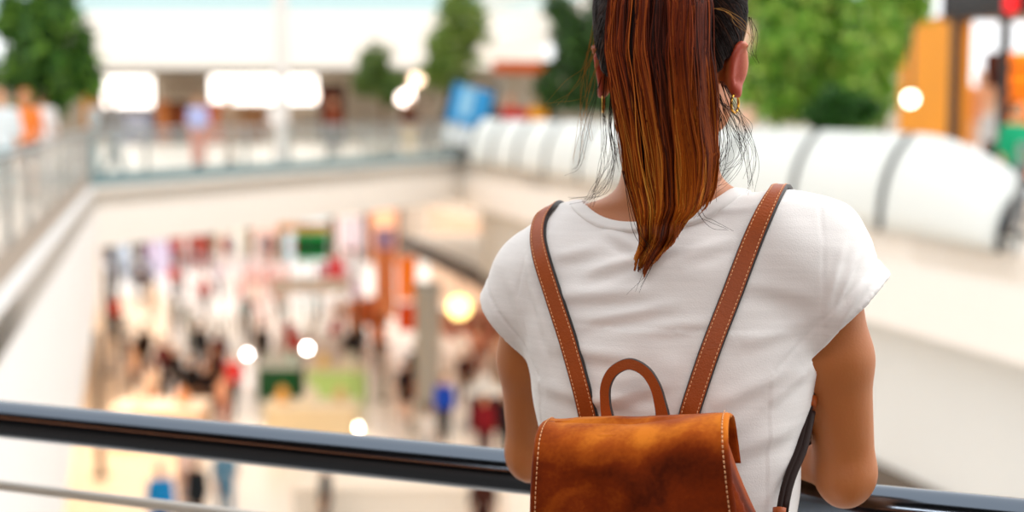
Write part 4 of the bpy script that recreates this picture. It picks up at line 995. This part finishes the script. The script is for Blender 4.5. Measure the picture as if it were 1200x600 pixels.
def shopfront(px0, px1, Y, z, h_, frame, glow, sign, label, items=(), em=.8, rz=0., at=None):
    a = P(px0, 300, Y); b = P(px1, 300, Y); w_ = b.x - a.x; r = empty('shopfront', at or ((a.x + b.x) / 2, Y, z), rz, label, 'shopfront'); m = MB()
    for sx in (-1, 1): m.box((sx * (w_ / 2 - .1), 0, h_ / 2), (.2, .3, h_))
    m.build('frame', cm(frame), r); MB().box((0, -.05, h_ - .35), (w_ - .4, .25, .7), bev=.03).build('sign_board', cm(sign, .5), r)
    MB().box((0, .12, (h_ - .7) / 2), (w_ - .4, .04, h_ - .7)).build('display_window', cm(glow, .5, emit=em), r)
    for i, c in enumerate(items):
        x = -w_ / 2 + .5 + (w_ - 1) * (i + .5) / len(items); hh = .9 + .5 * ((i * 5) % 3) / 2
        MB().lathe((x, -.12, 0), [(.22, 0), (.22, .04), (.03, .06), (.03, .5), (.16, .55), (.20, .9), (.14, .9 + hh * .3), (.06, .95 + hh * .3), (.09, 1.15 + hh * .3), (.02, 1.28 + hh * .3)], 12).build('display_figure', cm(c), r, True)
    return r
# ---- passers-by: one kit per pose, shared meshes
def kit(pose):
    h = .022; sw_ = {'stand': (0, 0), 'walk': (.26, -.24), 'stride': (-.30, .28)}[pose]; K = {}
    def fld(): return Field(np.arange(-.40, .40, h), np.arange(-.48, .48, h), np.arange(-.02, 1.78, h))
    hip = {s: Vector((s * .085, 0, .90)) for s in (-1, 1)}; kn, an, sh, el, wr = {}, {}, {}, {}, {}
    for i, s in enumerate((-1, 1)):
        f = sw_[i]; kn[s] = Vector((s * .09, f * .55 + .03, .49)); an[s] = Vector((s * .085, f - (.05 if f < 0 else 0), .09 + (.05 if f < 0 else 0)))
        sh[s] = Vector((s * .175, 0, 1.38)); el[s] = Vector((s * .225, -f * .4 - .02, 1.09)); wr[s] = Vector((s * .215, -f * .9 + .06, .86))
    def legs(f, g, z0=.0):
        for s in (-1, 1): f.cap(hip[s], kn[s], .082 + g, .055 + g, .03); f.cap(kn[s], an[s], .055 + g, .036 + g * 1.3, .02)
    def torso(f, g):
        f.ell((0, 0, .93), (.165 + g, .115 + g, .13), .04); f.ell((0, .0, 1.12), (.135 + g, .095 + g, .2), .06); f.ell((0, -.01, 1.29), (.165 + g, .105 + g, .15), .05)
        for s in (-1, 1): f.cap((0, 0, 1.40), sh[s], .05 + g, .048 + g, .03)
    f = fld(); legs(f, 0); torso(f, 0)
    for s in (-1, 1):
        f.cap(sh[s], el[s], .046, .036, .02); f.cap(el[s], wr[s], .036, .025, .015); d = (wr[s] - el[s]).normalized(); f.cap(wr[s], wr[s] + d * .09, .028, .026, .015, (.7, 1, 1)); f.cap(wr[s] + d * .09, wr[s] + d * .17, .024, .018, .01, (.7, 1, 1)); f.cap(wr[s] + d * .03, wr[s] + d * .09 + Vector((0, .04, 0)), .014, .012, .01)
        f.cap(an[s] + Vector((0, -.03, -.04)), an[s] + Vector((0, .13, -.055)), .035, .028, .02)
    f.cap((0, 0, 1.40), (0, .01, 1.54), .055, .05, .03); f.ell((0, .02, 1.625), (.075, .095, .115), .01); f.ell((0, .115, 1.60), (.015, .018, .022), .015); f.ell((-.08, .01, 1.61), (.014, .02, .03), .01); f.ell((.08, .01, 1.61), (.014, .02, .03), .01)
    K['body'] = f.mesh(1)
    f = fld(); torso(f, .018)
    for s in (-1, 1): f.cap(sh[s], el[s], .062, .055, .02)
    Z = f.zs[None, None, :]; f.F = np.maximum(f.F, np.maximum(.90 - Z, Z - 1.46).astype(np.float32)); K['top'] = f.mesh(1)
    f = fld(); torso(f, .026)
    for s in (-1, 1): f.cap(sh[s], el[s], .064, .056, .02); f.cap(el[s], wr[s], .054, .04, .02)
    f.F = np.maximum(f.F, np.maximum(.82 - Z, Z - 1.46).astype(np.float32)); K['jacket'] = f.mesh(1)
    f = fld(); f.ell((0, 0, .93), (.178, .128, .13), .04); legs(f, .016); f.F = np.maximum(f.F, np.maximum(.10 - Z, Z - 1.0).astype(np.float32)); K['trousers'] = f.mesh(1)
    f = fld(); f.ell((0, 0, .93), (.178, .128, .13), .04); legs(f, .022); f.F = np.maximum(f.F, np.maximum(.60 - Z, Z - 1.0).astype(np.float32)); K['shorts'] = f.mesh(1)
    f = fld(); f.ell((0, -.005, 1.65), (.087, .105, .115), .0); Y_ = f.ys[None, :, None]; f.F = np.maximum(f.F, ((Y_ - .06) - np.clip((Z - 1.66) * 1.5, 0, 1)).astype(np.float32)); f.F = np.maximum(f.F, (1.55 - Z).astype(np.float32)); K['hair'] = f.mesh(1)
    f = fld(); f.ell((0, -.005, 1.65), (.087, .105, .115), .0); f.cap((0, -.07, 1.62), (0, -.10, 1.38), .08, .055, .04, (1.1, .7, 1)); f.F = np.maximum(f.F, ((Y_ - .05) - np.clip((Z - 1.66) * 1.5, 0, 1)).astype(np.float32)); K['long_hair'] = f.mesh(1)
    f = fld()
    for s in (-1, 1): f.cap(an[s] + Vector((0, -.03, -.045)), an[s] + Vector((0, .14, -.055)), .044, .036, .02); f.cap(an[s] + Vector((0, 0, -.02)), an[s] + Vector((0, 0, .02)), .044, .044, .02)
    f.F = np.maximum(f.F, (-.0 - Z).astype(np.float32)); K['shoes'] = f.mesh(1)
    out = {}
    for n_, (vs, Q) in K.items():
        me = bpy.data.meshes.new(n_); o = np_mesh(n_, vs, Q, M_skin); out[n_] = o.data; bpy.data.objects.remove(o)
    return out
KITS = {p: kit(p) for p in ('stand', 'walk', 'stride')}
SKN = ['#d9a27c', '#b9825c', '#e6b894', '#8a5a3c']
def person(loc, rz, pose, top, bottom, label, hair='#2a1c14', long=False, jacket=False, shorts=False, sc=1., skin=0, shoe='#2c2a2a', group=None):
    r = empty('person', loc, rz, label, 'person', group); r.scale = (sc,) * 3; K = KITS[pose]
    for n_, c in (('body', SKN[skin]), ('jacket' if jacket else 'top', top), ('shorts' if shorts else 'trousers', bottom), ('long_hair' if long else 'hair', hair), ('shoes', shoe)):
        nm = {'long_hair': 'hair', 'top': 'shirt'}.get(n_, n_); o = bpy.data.objects.new(nm, K[n_]); C.objects.link(o); o.parent = r; o.material_slots[0].link = 'OBJECT'; o.material_slots[0].material = cm(c, .75)
    return r
# (pixel x, foot row, level, turn, pose, top, bottom, label, extras)
LOW = [
 (135, 397, 20, 'stand', '#e8503c', '#3a2c2a', 'person in coral red top and dark trousers nearest the white left wall', dict(long=True)),
 (166, 356, 160, 'walk', '#4a2c22', '#2a1e1c', 'person all in dark brown far back on the lower floor', dict(jacket=True)),
 (204, 352, 0, 'stand', '#c02820', '#8a8484', 'person in red top and grey trousers at the back of the lower floor', {}),
 (240, 372, 180, 'walk', '#a8231c', '#141214', 'person in dark red top and black trousers walking behind the crowd', dict(skin=1)),
 (215, 345, 90, 'stand', '#b9c4cc', '#4a5560', 'person in pale blue shirt beside the red tops at the back', {}),
 (180, 375, 40, 'stand', '#ecd9c4', '#c9a888', 'person in cream clothes behind the dark brown walker', dict(long=True)),
 (258, 350, 200, 'stride', '#d0c4d4', '#5a4a58', 'person in pale lilac top near the far shops', {}),
 (192, 462, 150, 'walk', '#6a1c1c', '#241416', 'person in maroon top at the left of the dark group', dict(jacket=True)),
 (226, 492, 180, 'stand', '#141214', '#181416', 'person all in black in the middle of the dark group', dict(jacket=True, skin=1)),
 (250, 478, 210, 'stand', '#4a3230', '#2c2022', 'person in brown top inside the dark group', dict(long=True)),
 (274, 486, 170, 'walk', '#d8141c', '#140f12', 'person in bright red top and black trousers right of the dark group', dict()),
 (236, 440, 10, 'stride', '#2c3038', '#1c1a20', 'person in charcoal top just behind the black dressed one', dict(jacket=True)),
 (158, 470, 120, 'stand', '#e8b48c', '#4a2a1c', 'person in peach top left of the dark group', dict(long=True, hair='#20140e')),
 (180, 500, 60, 'walk', '#f0cdb0', '#d8906a', 'person in pale peach top and tan trousers behind the handrail', dict(hair='#5a341c')),
 (262, 508, 300, 'stand', '#e6a888', '#b05a34', 'person in pink top and rust trousers in front of the bright red top', dict(long=True)),
 (308, 440, 180, 'stand', '#3c3634', '#5a544e', 'person in dark grey top between the two white globes', dict(jacket=True)),
 (345, 446, 30, 'walk', '#c81e1c', '#6a6a70', 'person in red top below the brightest white globe', {}),
 (330, 385, 0, 'stand', '#f0e8e4', '#8fb0bc', 'person in white top and pale blue trousers by the far racks', dict(long=True)),
 (372, 392, 140, 'stride', '#9cc4d0', '#c4ccd0', 'person in light blue top near the green sign', {}),
 (300, 378, 70, 'walk', '#efe4dc', '#c83c34', 'person in white top and red trousers in the middle distance', {}),
 (421, 438, 180, 'stand', '#2a2224', '#54484a', 'person in black top standing left of the orange dressed one', {}),
 (443, 432, 20, 'stand', '#f08a4c', '#3a2420', 'person in orange top near the peach banner', dict(long=True)),
 (398, 402, 200, 'walk', '#e8c8b8', '#b03a34', 'person in pale pink top and brick red trousers beyond the pale kiosk', {}),
 (475, 497, 190, 'walk', '#241c20', '#1e2428', 'person in black top walking left of the grey column', dict(shorts=True)),
 (521, 517, 175, 'stand', '#1c4ab8', '#1c2430', 'person in royal blue top and navy trousers right of the grey column', dict(jacket=True)),
 (452, 470, 90, 'stand', '#d8cfcb', '#a8b4b8', 'person in pale grey clothes between the kiosk and the column', {}),
 (560, 440, 0, 'stand', '#e8a898', '#9a5a4c', 'person in salmon top below the yellow lantern', dict(long=True)),
 (585, 452, 200, 'walk', '#dcb8a4', '#6a4a40', 'person in beige top close to the woman\'s left sleeve', {}),
 (568, 545, 170, 'stand', '#7a1820', '#40101a', 'person in maroon coat behind the handrail near the woman\'s elbow', dict(jacket=True)),
 (592, 540, 180, 'stand', '#1a181c', '#141214', 'person in black coat beside the maroon coat', dict(jacket=True)),
 (190, 648, 200, 'stand', '#1c86c8', '#1a5a9a', 'person in sky blue jacket seen under the handrail at left', dict(jacket=True, hair='#1c7cc0')),
 (232, 636, 150, 'stand', '#20262c', '#16181c', 'person in black jacket next to the sky blue jacket', dict(jacket=True)),
 (216, 606, 120, 'stand', '#e8cfd0', '#c8b8b8', 'person in pale pink top behind the sky blue jacket', dict(long=True, hair='#dcc0ac')),
 (265, 618, 20, 'walk', '#5f8aa4', '#4a7a98', 'person in steel blue clothes right of the black jacket', {}),
 (382, 640, 100, 'stand', '#283038', '#20242a', 'person in charcoal clothes below the middle of the handrail', {}),
 (566, 655, 0, 'stand', '#402018', '#201414', 'person in dark brown clothes below the handrail near the elbow', {}),
 (145, 430, 20, 'stride', '#e0e4ea', '#6a6f78', 'person in white shirt and grey trousers by the left shops', {}),
 (288, 398, 200, 'stand', '#8fb4bc', '#3c3a44', 'person in grey blue top at the centre of the lower floor', {}),
 (418, 372, 0, 'stride', '#cfc0d8', '#7a3a48', 'person in pale violet top near the red garments', {}),
 (205, 398, 20, 'walk', '#c8d0d4', '#4c4448', 'person in silver grey top ahead of the dark red walker', {}),
 (222, 412, 330, 'stand', '#bcd4dc', '#a8b8bc', 'person in ice blue top and trousers behind the dark group', dict(long=True)),
 (500, 560, 330, 'stand', '#d8d2cc', '#9aa4a8', 'person in off white top half hidden by the handrail', {}) ]
LOW += [
 (206, 476, 170, 'stride', '#1c1618', '#141214', 'person in black jacket striding at the left edge of the dark group', dict(jacket=True)),
 (243, 500, 200, 'stand', '#1a1214', '#20181a', 'person in black top at the front of the dark group', dict(long=True, hair='#120c0a')),
 (170, 444, 20, 'walk', '#2c1c18', '#241a1a', 'person in dark chocolate top by the dark posts', dict(jacket=True)),
 (258, 452, 10, 'stand', '#5a1418', '#1c1416', 'person in wine red top behind the brown top', {}),
 (412, 446, 160, 'walk', '#1c1a20', '#2c2830', 'person in black jacket walking near the lime kiosk', dict(jacket=True)),
 (488, 470, 20, 'stand', '#1c1618', '#c8683c', 'person in black top and orange trousers left of the column', dict(jacket=True)),
 (545, 480, 200, 'walk', '#3a1a1c', '#241a1c', 'person in dark plum top right of the royal blue top', {})]
for px, fy, turn, pose, top, bot, lab, kw in LOW: person(G(px, fy, ZL), math.radians(turn), pose, top, bot, lab, **kw)
UP = [
 (33, 236, 200, 'walk', '#f0843c', '#2f3c44', 'person in orange top and dark shorts on the left walkway', dict(shorts=True, long=True, hair='#a84a20')),
 (52, 226, 20, 'walk', '#e8e0de', '#d8d0cc', 'person in white clothes beside the orange top on the left walkway', {}),
 (6, 252, 180, 'stand', '#dde6ea', '#7fa0a8', 'person in pale blue top at the left border of the walkway', {}),
 (134, 214, 250, 'stride', '#8c8884', '#6a7272', 'person in grey jacket leaning at the left end of the far railing', dict(jacket=True)),
 (112, 212, 90, 'stand', '#cfd6d8', '#7a9aa0', 'person in pale grey top left of the grey jacket', {}),
 (233, 197, 180, 'stand', '#b4bce8', '#e0602c', 'person in lavender top and orange trousers beyond the far railing', {}),
 (270, 196, 160, 'walk', '#9a8068', '#8a6e54', 'person in brown clothes right of the lavender top', {}),
 (327, 188, 200, 'stand', '#f2eeec', '#a8968a', 'person in white top under the white globe lamp', {}),
 (392, 182, 180, 'stand', '#7a3a24', '#4a3c40', 'person in rust brown top right of the slim column', dict(jacket=True)),
 (480, 186, 200, 'stand', '#5a3222', '#cbb48c', 'person in dark brown top and khaki trousers under the lamp pair', {}),
 (500, 182, 30, 'stand', '#9a8a78', '#5c5040', 'person in taupe top beside the khaki trousers', {}),
 (578, 180, 200, 'stand', '#22201e', '#e4dcd6', 'person in black top and white trousers behind the blue board', {}),
 (598, 189, 170, 'stand', '#c01c18', '#c8b098', 'person in red top right of the blue board', dict(hair='#c84a1c')),
 (630, 189, 190, 'stand', '#f0a01c', '#4a1c20', 'person in amber yellow top and maroon trousers beside the red top', dict(hair='#8a3a18')),
 (645, 186, 20, 'walk', '#3a3a30', '#8a7868', 'person in olive top close to the dark tree', {}) ]
for px, fy, turn, pose, top, bot, lab, kw in UP: person(G(px, fy), math.radians(turn), pose, top, bot, lab, **kw)
gp = V(1187, 262, B + eR * 1.2, R1 + eR * 1.2); gp.z = 0
person(gp, math.radians(200), 'stand', '#1fa070', '#22303c', 'person in green top and navy trousers behind the bar railing', sc=.88, hair='#5a341c')

kiosk(614, 184, 1.5, 1.0, '#7a1c14', '#e8c878', '#c0541c', 'red stall with an orange canopy right of the blue board', goods=['#f0a828', '#c82018', '#f4b830'], z=0, hc=2.45)
# ---- leaning advertising board
bp_ = G(538, 186.5); r = empty('display_board', (bp_.x, bp_.y, 0), math.radians(12), 'tilted blue and white display board in a dark frame near the far corner', 'board')
Mt = Matrix.Rotation(math.radians(14), 3, 'Y')
def tb(c, s): m = MB().box(c, s); m.v = [Mt @ v + Vector((0, 0, .25)) for v in m.v]; return m
m = tb((-.62, 0, 1.0), (.09, .1, 2.0)); m2_ = tb((.62, 0, 1.0), (.09, .1, 2.0)); m.add(m2_.v, m2_.f); m2_ = tb((0, 0, 2.0), (1.33, .1, .09)); m.add(m2_.v, m2_.f); m2_ = tb((0, 0, 0.04), (1.33, .1, .09)); m.add(m2_.v, m2_.f); m.build('frame', cm('#22282a'), r)
tb((0, 0, 1.25), (1.15, .05, 1.1)).build('blue_panel', cm('#3c9ad8', .5), r); tb((-.12, -.04, 1.35), (.35, .03, .8)).build('light_panel_print', cm('#9ad0ee', .5), r); tb((0, 0, .42), (1.15, .05, .52)).build('white_panel', cm('#dfe9ee', .5), r)
MB().box((0, .25, .12), (1.3, .9, .24), bev=.03).build('base', cm('#2c3030'), r)

def cabinet(px0, px1, Y, h_, col, label, glow=None):
    a = P(px0, 150, Y); b = P(px1, 150, Y); w_ = b.x - a.x; r = empty('display_cabinet', ((a.x + b.x) / 2, Y, 0), 0, label, 'cabinet')
    MB().box((0, 0, h_ / 2 + .05), (w_, .6, h_ - .1), bev=.03).box((0, 0, .05), (w_ - .1, .5, .1)).build('carcass', cm(col), r); MB().box((0, -.31, h_ * .6), (w_ * .82, .03, h_ * .5)).build('door', cm(glow or col, .3), r); MB().box((0, 0, h_ + .03), (w_ + .08, .68, .06), bev=.01).build('top_board', cm('#d8c8b0'), r)
cabinet(186, 200, 57.5, 1.7, '#b0602c', 'orange brown display cabinet right of the first glowing panel', '#c87a44')
cabinet(203, 222, 57.5, 1.7, '#4a2818', 'dark brown display cabinet between the two glowing panels', '#7a3c1c')
cabinet(128, 180, 57.5, 1.3, '#8a8ca4', 'low lilac grey display cabinet under the first glowing panel', '#b8bccc')
cabinet(240, 262, 57.8, 1.6, '#b85a30', 'rust orange display cabinet under the left end of the long glowing panel', '#c86a3c')
cabinet(274, 310, 57.8, 1.5, '#7a5034', 'wide brown display cabinet under the long glowing panel', '#8a6444')
cabinet(376, 404, 57.5, 2.4, '#2c1814', 'tall dark brown display cabinet right of the slim column', '#5a2c1c')
cabinet(100, 118, 57.5, 2.6, '#c07a1c', 'tall amber display cabinet beside the left tree', '#d08a24')
# ---- lower floor furniture
X0 = math.radians
banner(346, 272, 384, 304, 66, '#1e8a3c', 'green hanging sign with a dark square in its middle', stripe=('#0f3c20', .45, .5))
banner(328, 262, 386, 272, 66.5, '#d88a2c', 'orange strip sign above the green sign')
banner(440, 268, 463, 372, 51, '#f4a878', 'tall peach banner with a lilac top beside the grey column', stripe=('#c4b4ec', .88, .22))
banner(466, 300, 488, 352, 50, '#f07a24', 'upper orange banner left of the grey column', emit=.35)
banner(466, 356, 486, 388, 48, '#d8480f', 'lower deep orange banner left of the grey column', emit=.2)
banner(400, 256, 426, 290, 62, '#e4dcec', 'pale lilac banner under the far end of the dark lintel')
banner(384, 300, 402, 340, 58.6, '#b8383c', 'dark red banner left of the pale lilac banner')
banner(178, 282, 196, 322, 68, '#dcd2ec', 'lilac banner above the far crowd at left')
banner(132, 286, 152, 322, 68, '#c8d4e4', 'pale blue banner nearest the white wall')
banner(198, 276, 214, 292, 70, '#a83a2c', 'small brick red banner right of the lilac banner')
banner(222, 276, 244, 290, 70, '#a04030', 'wide brick red banner over the far shops')
banner(408, 300, 424, 350, 58, '#d8e0ea', 'narrow white blue banner next to the peach banner')
S = [(96, 128, '#4a3a32', '#c8ccd4', '#6a5a50', 'grey'), (128, 166, '#3a2a24', '#e8dcd0', '#a83c2c', 'brick red'), (166, 206, '#4c2c28', '#d8c8e0', '#8a3c34', 'plum'), (206, 250, '#2a1c1c', '#c85a44', '#4a1c1a', 'dark maroon'), (250, 292, '#8a7a60', '#e8dccc', '#cdb488', 'beige'), (292, 330, '#5a4a38', '#f0c8b8', '#b89a3c', 'mustard'),
     (330, 390, '#3c4a2c', '#cfe0e8', '#8a6a2c', 'olive'), (390, 430, '#5a3c34', '#f0d8d0', '#d8cfe0', 'pale violet'), (430, 470, '#4a3024', '#f8b088', '#c8502c', 'burnt orange')]
for i, (a, b, fr, gl, sg, nm) in enumerate(S):
    shopfront(a, b, 77.5, ZL, 5.6, fr, gl, sg, 'far lower shopfront with %s sign board' % nm, items=[['#b03028', '#1c1c20', '#e8e4e0'], ['#e8e0d8', '#3a4450', '#c84838', '#202024']][i % 2], em=.25)
rack(152, 345, ['#dfe4ee', '#a4b4cc', '#2c2c34'], 'clothing rack with pale blue garments by the left wall at the back')
rack(228, 333, ['#b02420', '#3a1418', '#d8d0cc'], 'clothing rack with red and dark garments at the back')
rack(278, 338, ['#e4dcd4', '#c8b4c4', '#f0ece8'], 'clothing rack with white and mauve garments')
rack(316, 350, ['#e8b0a8', '#d83c34', '#e8dcd8'], 'clothing rack with pink and red garments left of centre')
rack(300, 366, ['#f0e6e0', '#d84034', '#f0c8bc'], 'clothing rack with white and scarlet garments in the centre', rz=.4)
rack(352, 362, ['#a8ccdc', '#dfe8ec', '#e8b8b0'], 'clothing rack with sky blue garments under the green sign')
rack(398, 350, ['#b82c34', '#6a3a5c', '#e0d0d8'], 'clothing rack with crimson garments under the dark red banner', rz=-.3)
rack(338, 402, ['#a8c4d0', '#e4e8ea', '#c8ccd0'], 'clothing rack with ice blue garments in the middle of the hall', rz=.2, w_=3)
rack(432, 398, ['#f0a070', '#e87838', '#5a2a20'], 'clothing rack with orange garments beside the peach banner', rz=1.0)
rack(548, 412, ['#f0b8a0', '#e89888', '#f4d8c8'], 'clothing rack with peach garments under the yellow lantern', rz=.6)
rack(580, 428, ['#d88c7c', '#f0ccb8', '#b86858'], 'clothing rack with dusty pink garments beside the woman\'s sleeve', rz=.8)
rack(262, 425, ['#e8d4c0', '#b4ccd4'], 'clothing rack with beige and blue garments behind the bright red top', rz=.3)
kiosk(330, 466, 1.2, 1.1, '#1f5a34', '#dfe8e4', None, 'low dark green kiosk with white top', goods=['#e8f0ec', '#c8e0d8'])
kiosk(396, 470, 1.6, 1.1, '#bce08c', '#f0e8cc', None, 'low lime green kiosk right of the dark green one', goods=['#e8c878', '#f0f0e0'])
kiosk(366, 428, 2.2, 1.0, '#efe4e0', '#f4f0ec', '#f0ece8', 'white kiosk with a canopy in the middle of the lower floor', goods=['#d83028', '#e8e0d8', '#c82820'])
kiosk(366, 518, 2.2, 1.0, '#f0dcb4', '#f8ecd4', None, 'long sand coloured counter in front of the lime kiosk', goods=['#e8b060', '#f4ecd8', '#d8c08c'])
kiosk(190, 520, 2.2, 1.3, '#f4d0b0', '#fae6d2', None, 'peach counter just behind the handrail at left', goods=['#f0dcc8', '#e8a070'])
kiosk(470, 622, 4.2, 1.0, '#efe4d4', '#f4e6d4', None, 'long cream counter seen under the handrail')
kiosk(585, 500, 1.6, 1.2, '#401418', '#dfe4e6', None, 'dark maroon kiosk close to the woman\'s elbow', goods=['#e8ecee', '#d8dcdc'])
# posts of the left shops
for i, (px, py) in enumerate(((118, 560), (128, 440), (136, 385))):
    b_ = G(px, py, ZL); o = MB().box((0, 0, 1.7), (.16, .16, 3.4), bev=.02).box((0, 0, .05), (.3, .3, .1), bev=.02).build('shop_post', mat('dark bronze trim', '#5c5248'), None); o.location = b_
    tag(o, ['dark shop post nearest the viewer beside the left timber wall', 'middle dark shop post beside the left timber wall', 'farthest dark shop post beside the left timber wall'][i], 'post')
# ---- right hand boutique
w0 = B + eR * 5.6; w1 = NR + eR * 5.6
def on_w(px, py=100): return V(px, py, w0, w1)
def seg(name, xa, xb, z0, z1, m, th=-.3, off=0.): a = on_w(xa) + eR * off; b = on_w(xb) + eR * off; return struct(MB().wallp(a, b, z0, z1, th), name, m)
p_ = on_w(1108, 25); zb_ = p_.z
struct(MB().wallp(w0 - dR * 2, on_w(1052), 0, 3.6, -.3), 'wall_right', mat('pale right wall', '#d8cfc0', .6, var=.1))
seg('wall_right_orange', 1054, 1120, 0, zb_ + .1, mat('orange panel wall', '#f09a1c', .5, var=.1, scale=1.5))
seg('trim_10', 1100, 1330, zb_, zb_ + 1.6, mat('black shop fascia', '#1c1a1c', .5))
seg('wall_boutique', 1120, 1330, 0, zb_, mat('boutique back wall', '#c08a66', .6, var=.15, scale=1), off=2.6)
struct(MB().prism([(q.x, q.y) for q in (on_w(1104), on_w(1330), on_w(1330) + eR * 3, on_w(1104) + eR * 3)], zb_ + .02, zb_ + .2), 'ceiling_boutique', mat('boutique ceiling', '#b89878', .7))
for px in (1119, 1176, 1240):
    a = on_w(px); o = MB().box((a.x, a.y, zb_ / 2), (.14, .14, zb_), math.atan2(dR.y, dR.x)).build('trim_%d' % (11 + int(px > 1150) + int(px > 1200)), mat('dark shop mullion', '#2a2220', .5)); tag(o, kind='structure')
a = V(1197, 100, w0 + eR * 1.9, w1 + eR * 1.9); r = empty('display_shelf', (a.x, a.y, 0), math.atan2(dR.y, dR.x), 'glowing orange display shelves at the right border of the boutique', 'shelf')
MB().box((0, .25, 1.25), (1.6, .06, 2.5)).build('back_panel', cm('#f07c20', .5, emit=.9), r)
for z in (.4, .85, 1.3, 1.75, 2.2): MB().box((0, 0, z), (1.6, .45, .05)).build('shelf', cm('#5a2c14'), r)
for s in (-1, 1): MB().box((s * .8, 0, 1.25), (.06, .5, 2.5)).build('side_panel', cm('#5a2c14'), r)
a = on_w(1194, 4); r = empty('round_sign', a - eR * .12, math.atan2(dR.y, dR.x), 'red round sign on the black shop fascia', 'sign'); MB().lathe((0, 0, 0), [(.02, 0), (.15, 0), (.15, .06), (.02, .06)], 24).build('disc', cm('#e01c20', .5, emit=1.2), r); r.children[0].rotation_euler = (PI / 2, 0, 0)
MB().tube([(0, .0, 0), (0, -.2, 0)], .02, 6).build('bracket', M_charc, r)
def mannequin(px, off, col, bot, label, sc=1.0):
    a = V(px, 100, w0 + eR * off, w1 + eR * off); r = empty('mannequin', (a.x, a.y, 0), math.radians(150), label, 'mannequin'); r.scale = (sc,) * 3; K = KITS['stand']
    for n_, c in (('body', '#f0d8c4'), ('jacket', col), ('trousers', bot)):
        o = bpy.data.objects.new({'jacket': 'jacket', 'body': 'body', 'trousers': 'trousers'}[n_], K[n_]); C.objects.link(o); o.parent = r; o.material_slots[0].link = 'OBJECT'; o.material_slots[0].material = cm(c, .6); o.location.z = .25
    MB().lathe((0, 0, 0), [(.32, 0), (.32, .24), (.28, .26), (.02, .26)], 20).build('plinth', cm('#e8dccc'), r)
mannequin(1150, 1.2, '#f0c8a8', '#f4e4d4', 'mannequin in cream jacket left of the dark shop mullion', 1.08)
mannequin(1134, 1.6, '#e8a88c', '#e8d0c0', 'mannequin in salmon jacket behind the cream one')
mannequin(1164, .5, '#d8d8d8', '#4a3a34', 'mannequin in light grey jacket beside the dark shop mullion', .78)
# area lights; the lower hall ones are added to brighten under the slab
def lamp(name, loc, size, power, col=(1, .92, .84)):
    l = bpy.data.lights.new(name, 'AREA'); l.shape = 'RECTANGLE'; l.size, l.size_y = size; l.energy = power; l.color = col; o = bpy.data.objects.new(name, l); C.objects.link(o); o.location = loc; return o
lamp('lower_hall_fill', (-8, 56, -1.2), (14, 10), 500)
lamp('lower_hall_fill', (-8, 70, -1.2), (20, 8), 700)
q = B + eR * 2.5 + dR * 4; lamp('right_shops_light', (q.x, q.y, -3.2), (3, 10), 160, (1, .8, .62))
q = B + eR * 2.5 + dR * 14; lamp('right_shops_light', (q.x, q.y, -3.2), (3, 8), 120, (1, .8, .62))
q = G(125, 540, ZL); lamp('left_floor_fill', (q.x, q.y, -3.0), (2.5, 10), 260, (1, .88, .74))  # added fill brightening the peach floor boards, no lamp known there
q = on_w(1165) + eR * 1.4; lamp('boutique_light', (q.x, q.y, zb_ - .1), (3, 2), 14, (1, .72, .45))

GR = {('person', 0): 'people on the upper walkways', ('person', 1): 'shoppers on the lower floor', ('clothing rack', 1): 'clothing racks on the lower floor', ('banner', 1): 'banners over the lower floor', ('kiosk', 1): 'kiosks on the lower floor',
      ('shopfront', 1): 'far shopfronts of the lower floor', ('cabinet', 0): 'cabinets along the far wall', ('tree', 0): 'potted trees on the upper walkways', ('light panel', 0): 'glowing shop panels', ('mannequin', 0): 'mannequins in the boutique', ('post', 1): 'posts of the left shops'}
for o in list(C.objects):
    k = (o.get('category'), 1 if o.location.z < -.5 else 0)
    if o is not woman and k in GR: o['group'] = GR[k]
    if k[0] == 'lamp' and o.location.z < .3: o['group'] = 'lamps hanging over the lower floor'
# ================================================================== camera, light
cam = bpy.data.cameras.new('camera'); co = bpy.data.objects.new('camera', cam); C.objects.link(co)
co.location = (0, 0, CAMZ); co.rotation_euler = (math.radians(90) - PITCH, 0, 0); cam.sensor_width = 36; cam.lens = 50; cam.clip_end = 400; cam.clip_start = .05
cam.dof.use_dof = True; cam.dof.focus_distance = 1.40; cam.dof.aperture_fstop = 2.8; cam.dof.aperture_blades = 0
bpy.context.scene.camera = co
w = bpy.data.worlds.new('world'); bpy.context.scene.world = w; w.use_nodes = True
bg = w.node_tree.nodes['Background']; bg.inputs[0].default_value = (.97, .985, 1.0, 1); bg.inputs[1].default_value = 1.15
def area(name, loc, target, size, power, col):
    l = bpy.data.lights.new(name, 'AREA'); l.shape = 'RECTANGLE'; l.size, l.size_y = size; l.energy = power; l.color = col
    o = bpy.data.objects.new(name, l); C.objects.link(o); o.location = loc; o.rotation_euler = (Vector(target) - Vector(loc)).to_track_quat('-Z', 'Y').to_euler(); return o
area('skylight', (5, 3, 7), (0.2, 1.4, 1.2), (4, 4), 240, (1, .96, .92))
area('back_fill', (0, -4.5, 4.8), (0, -4.0, 0), (12, 1.0), 270, (1, .97, .95))  # added overhead fill for the woman's back, no lamp known up there
vs_ = bpy.context.scene.view_settings; vs_.view_transform = 'Standard'; vs_.look = 'None'; vs_.gamma = 1; vs_.use_curve_mapping = False; vs_.exposure = .62
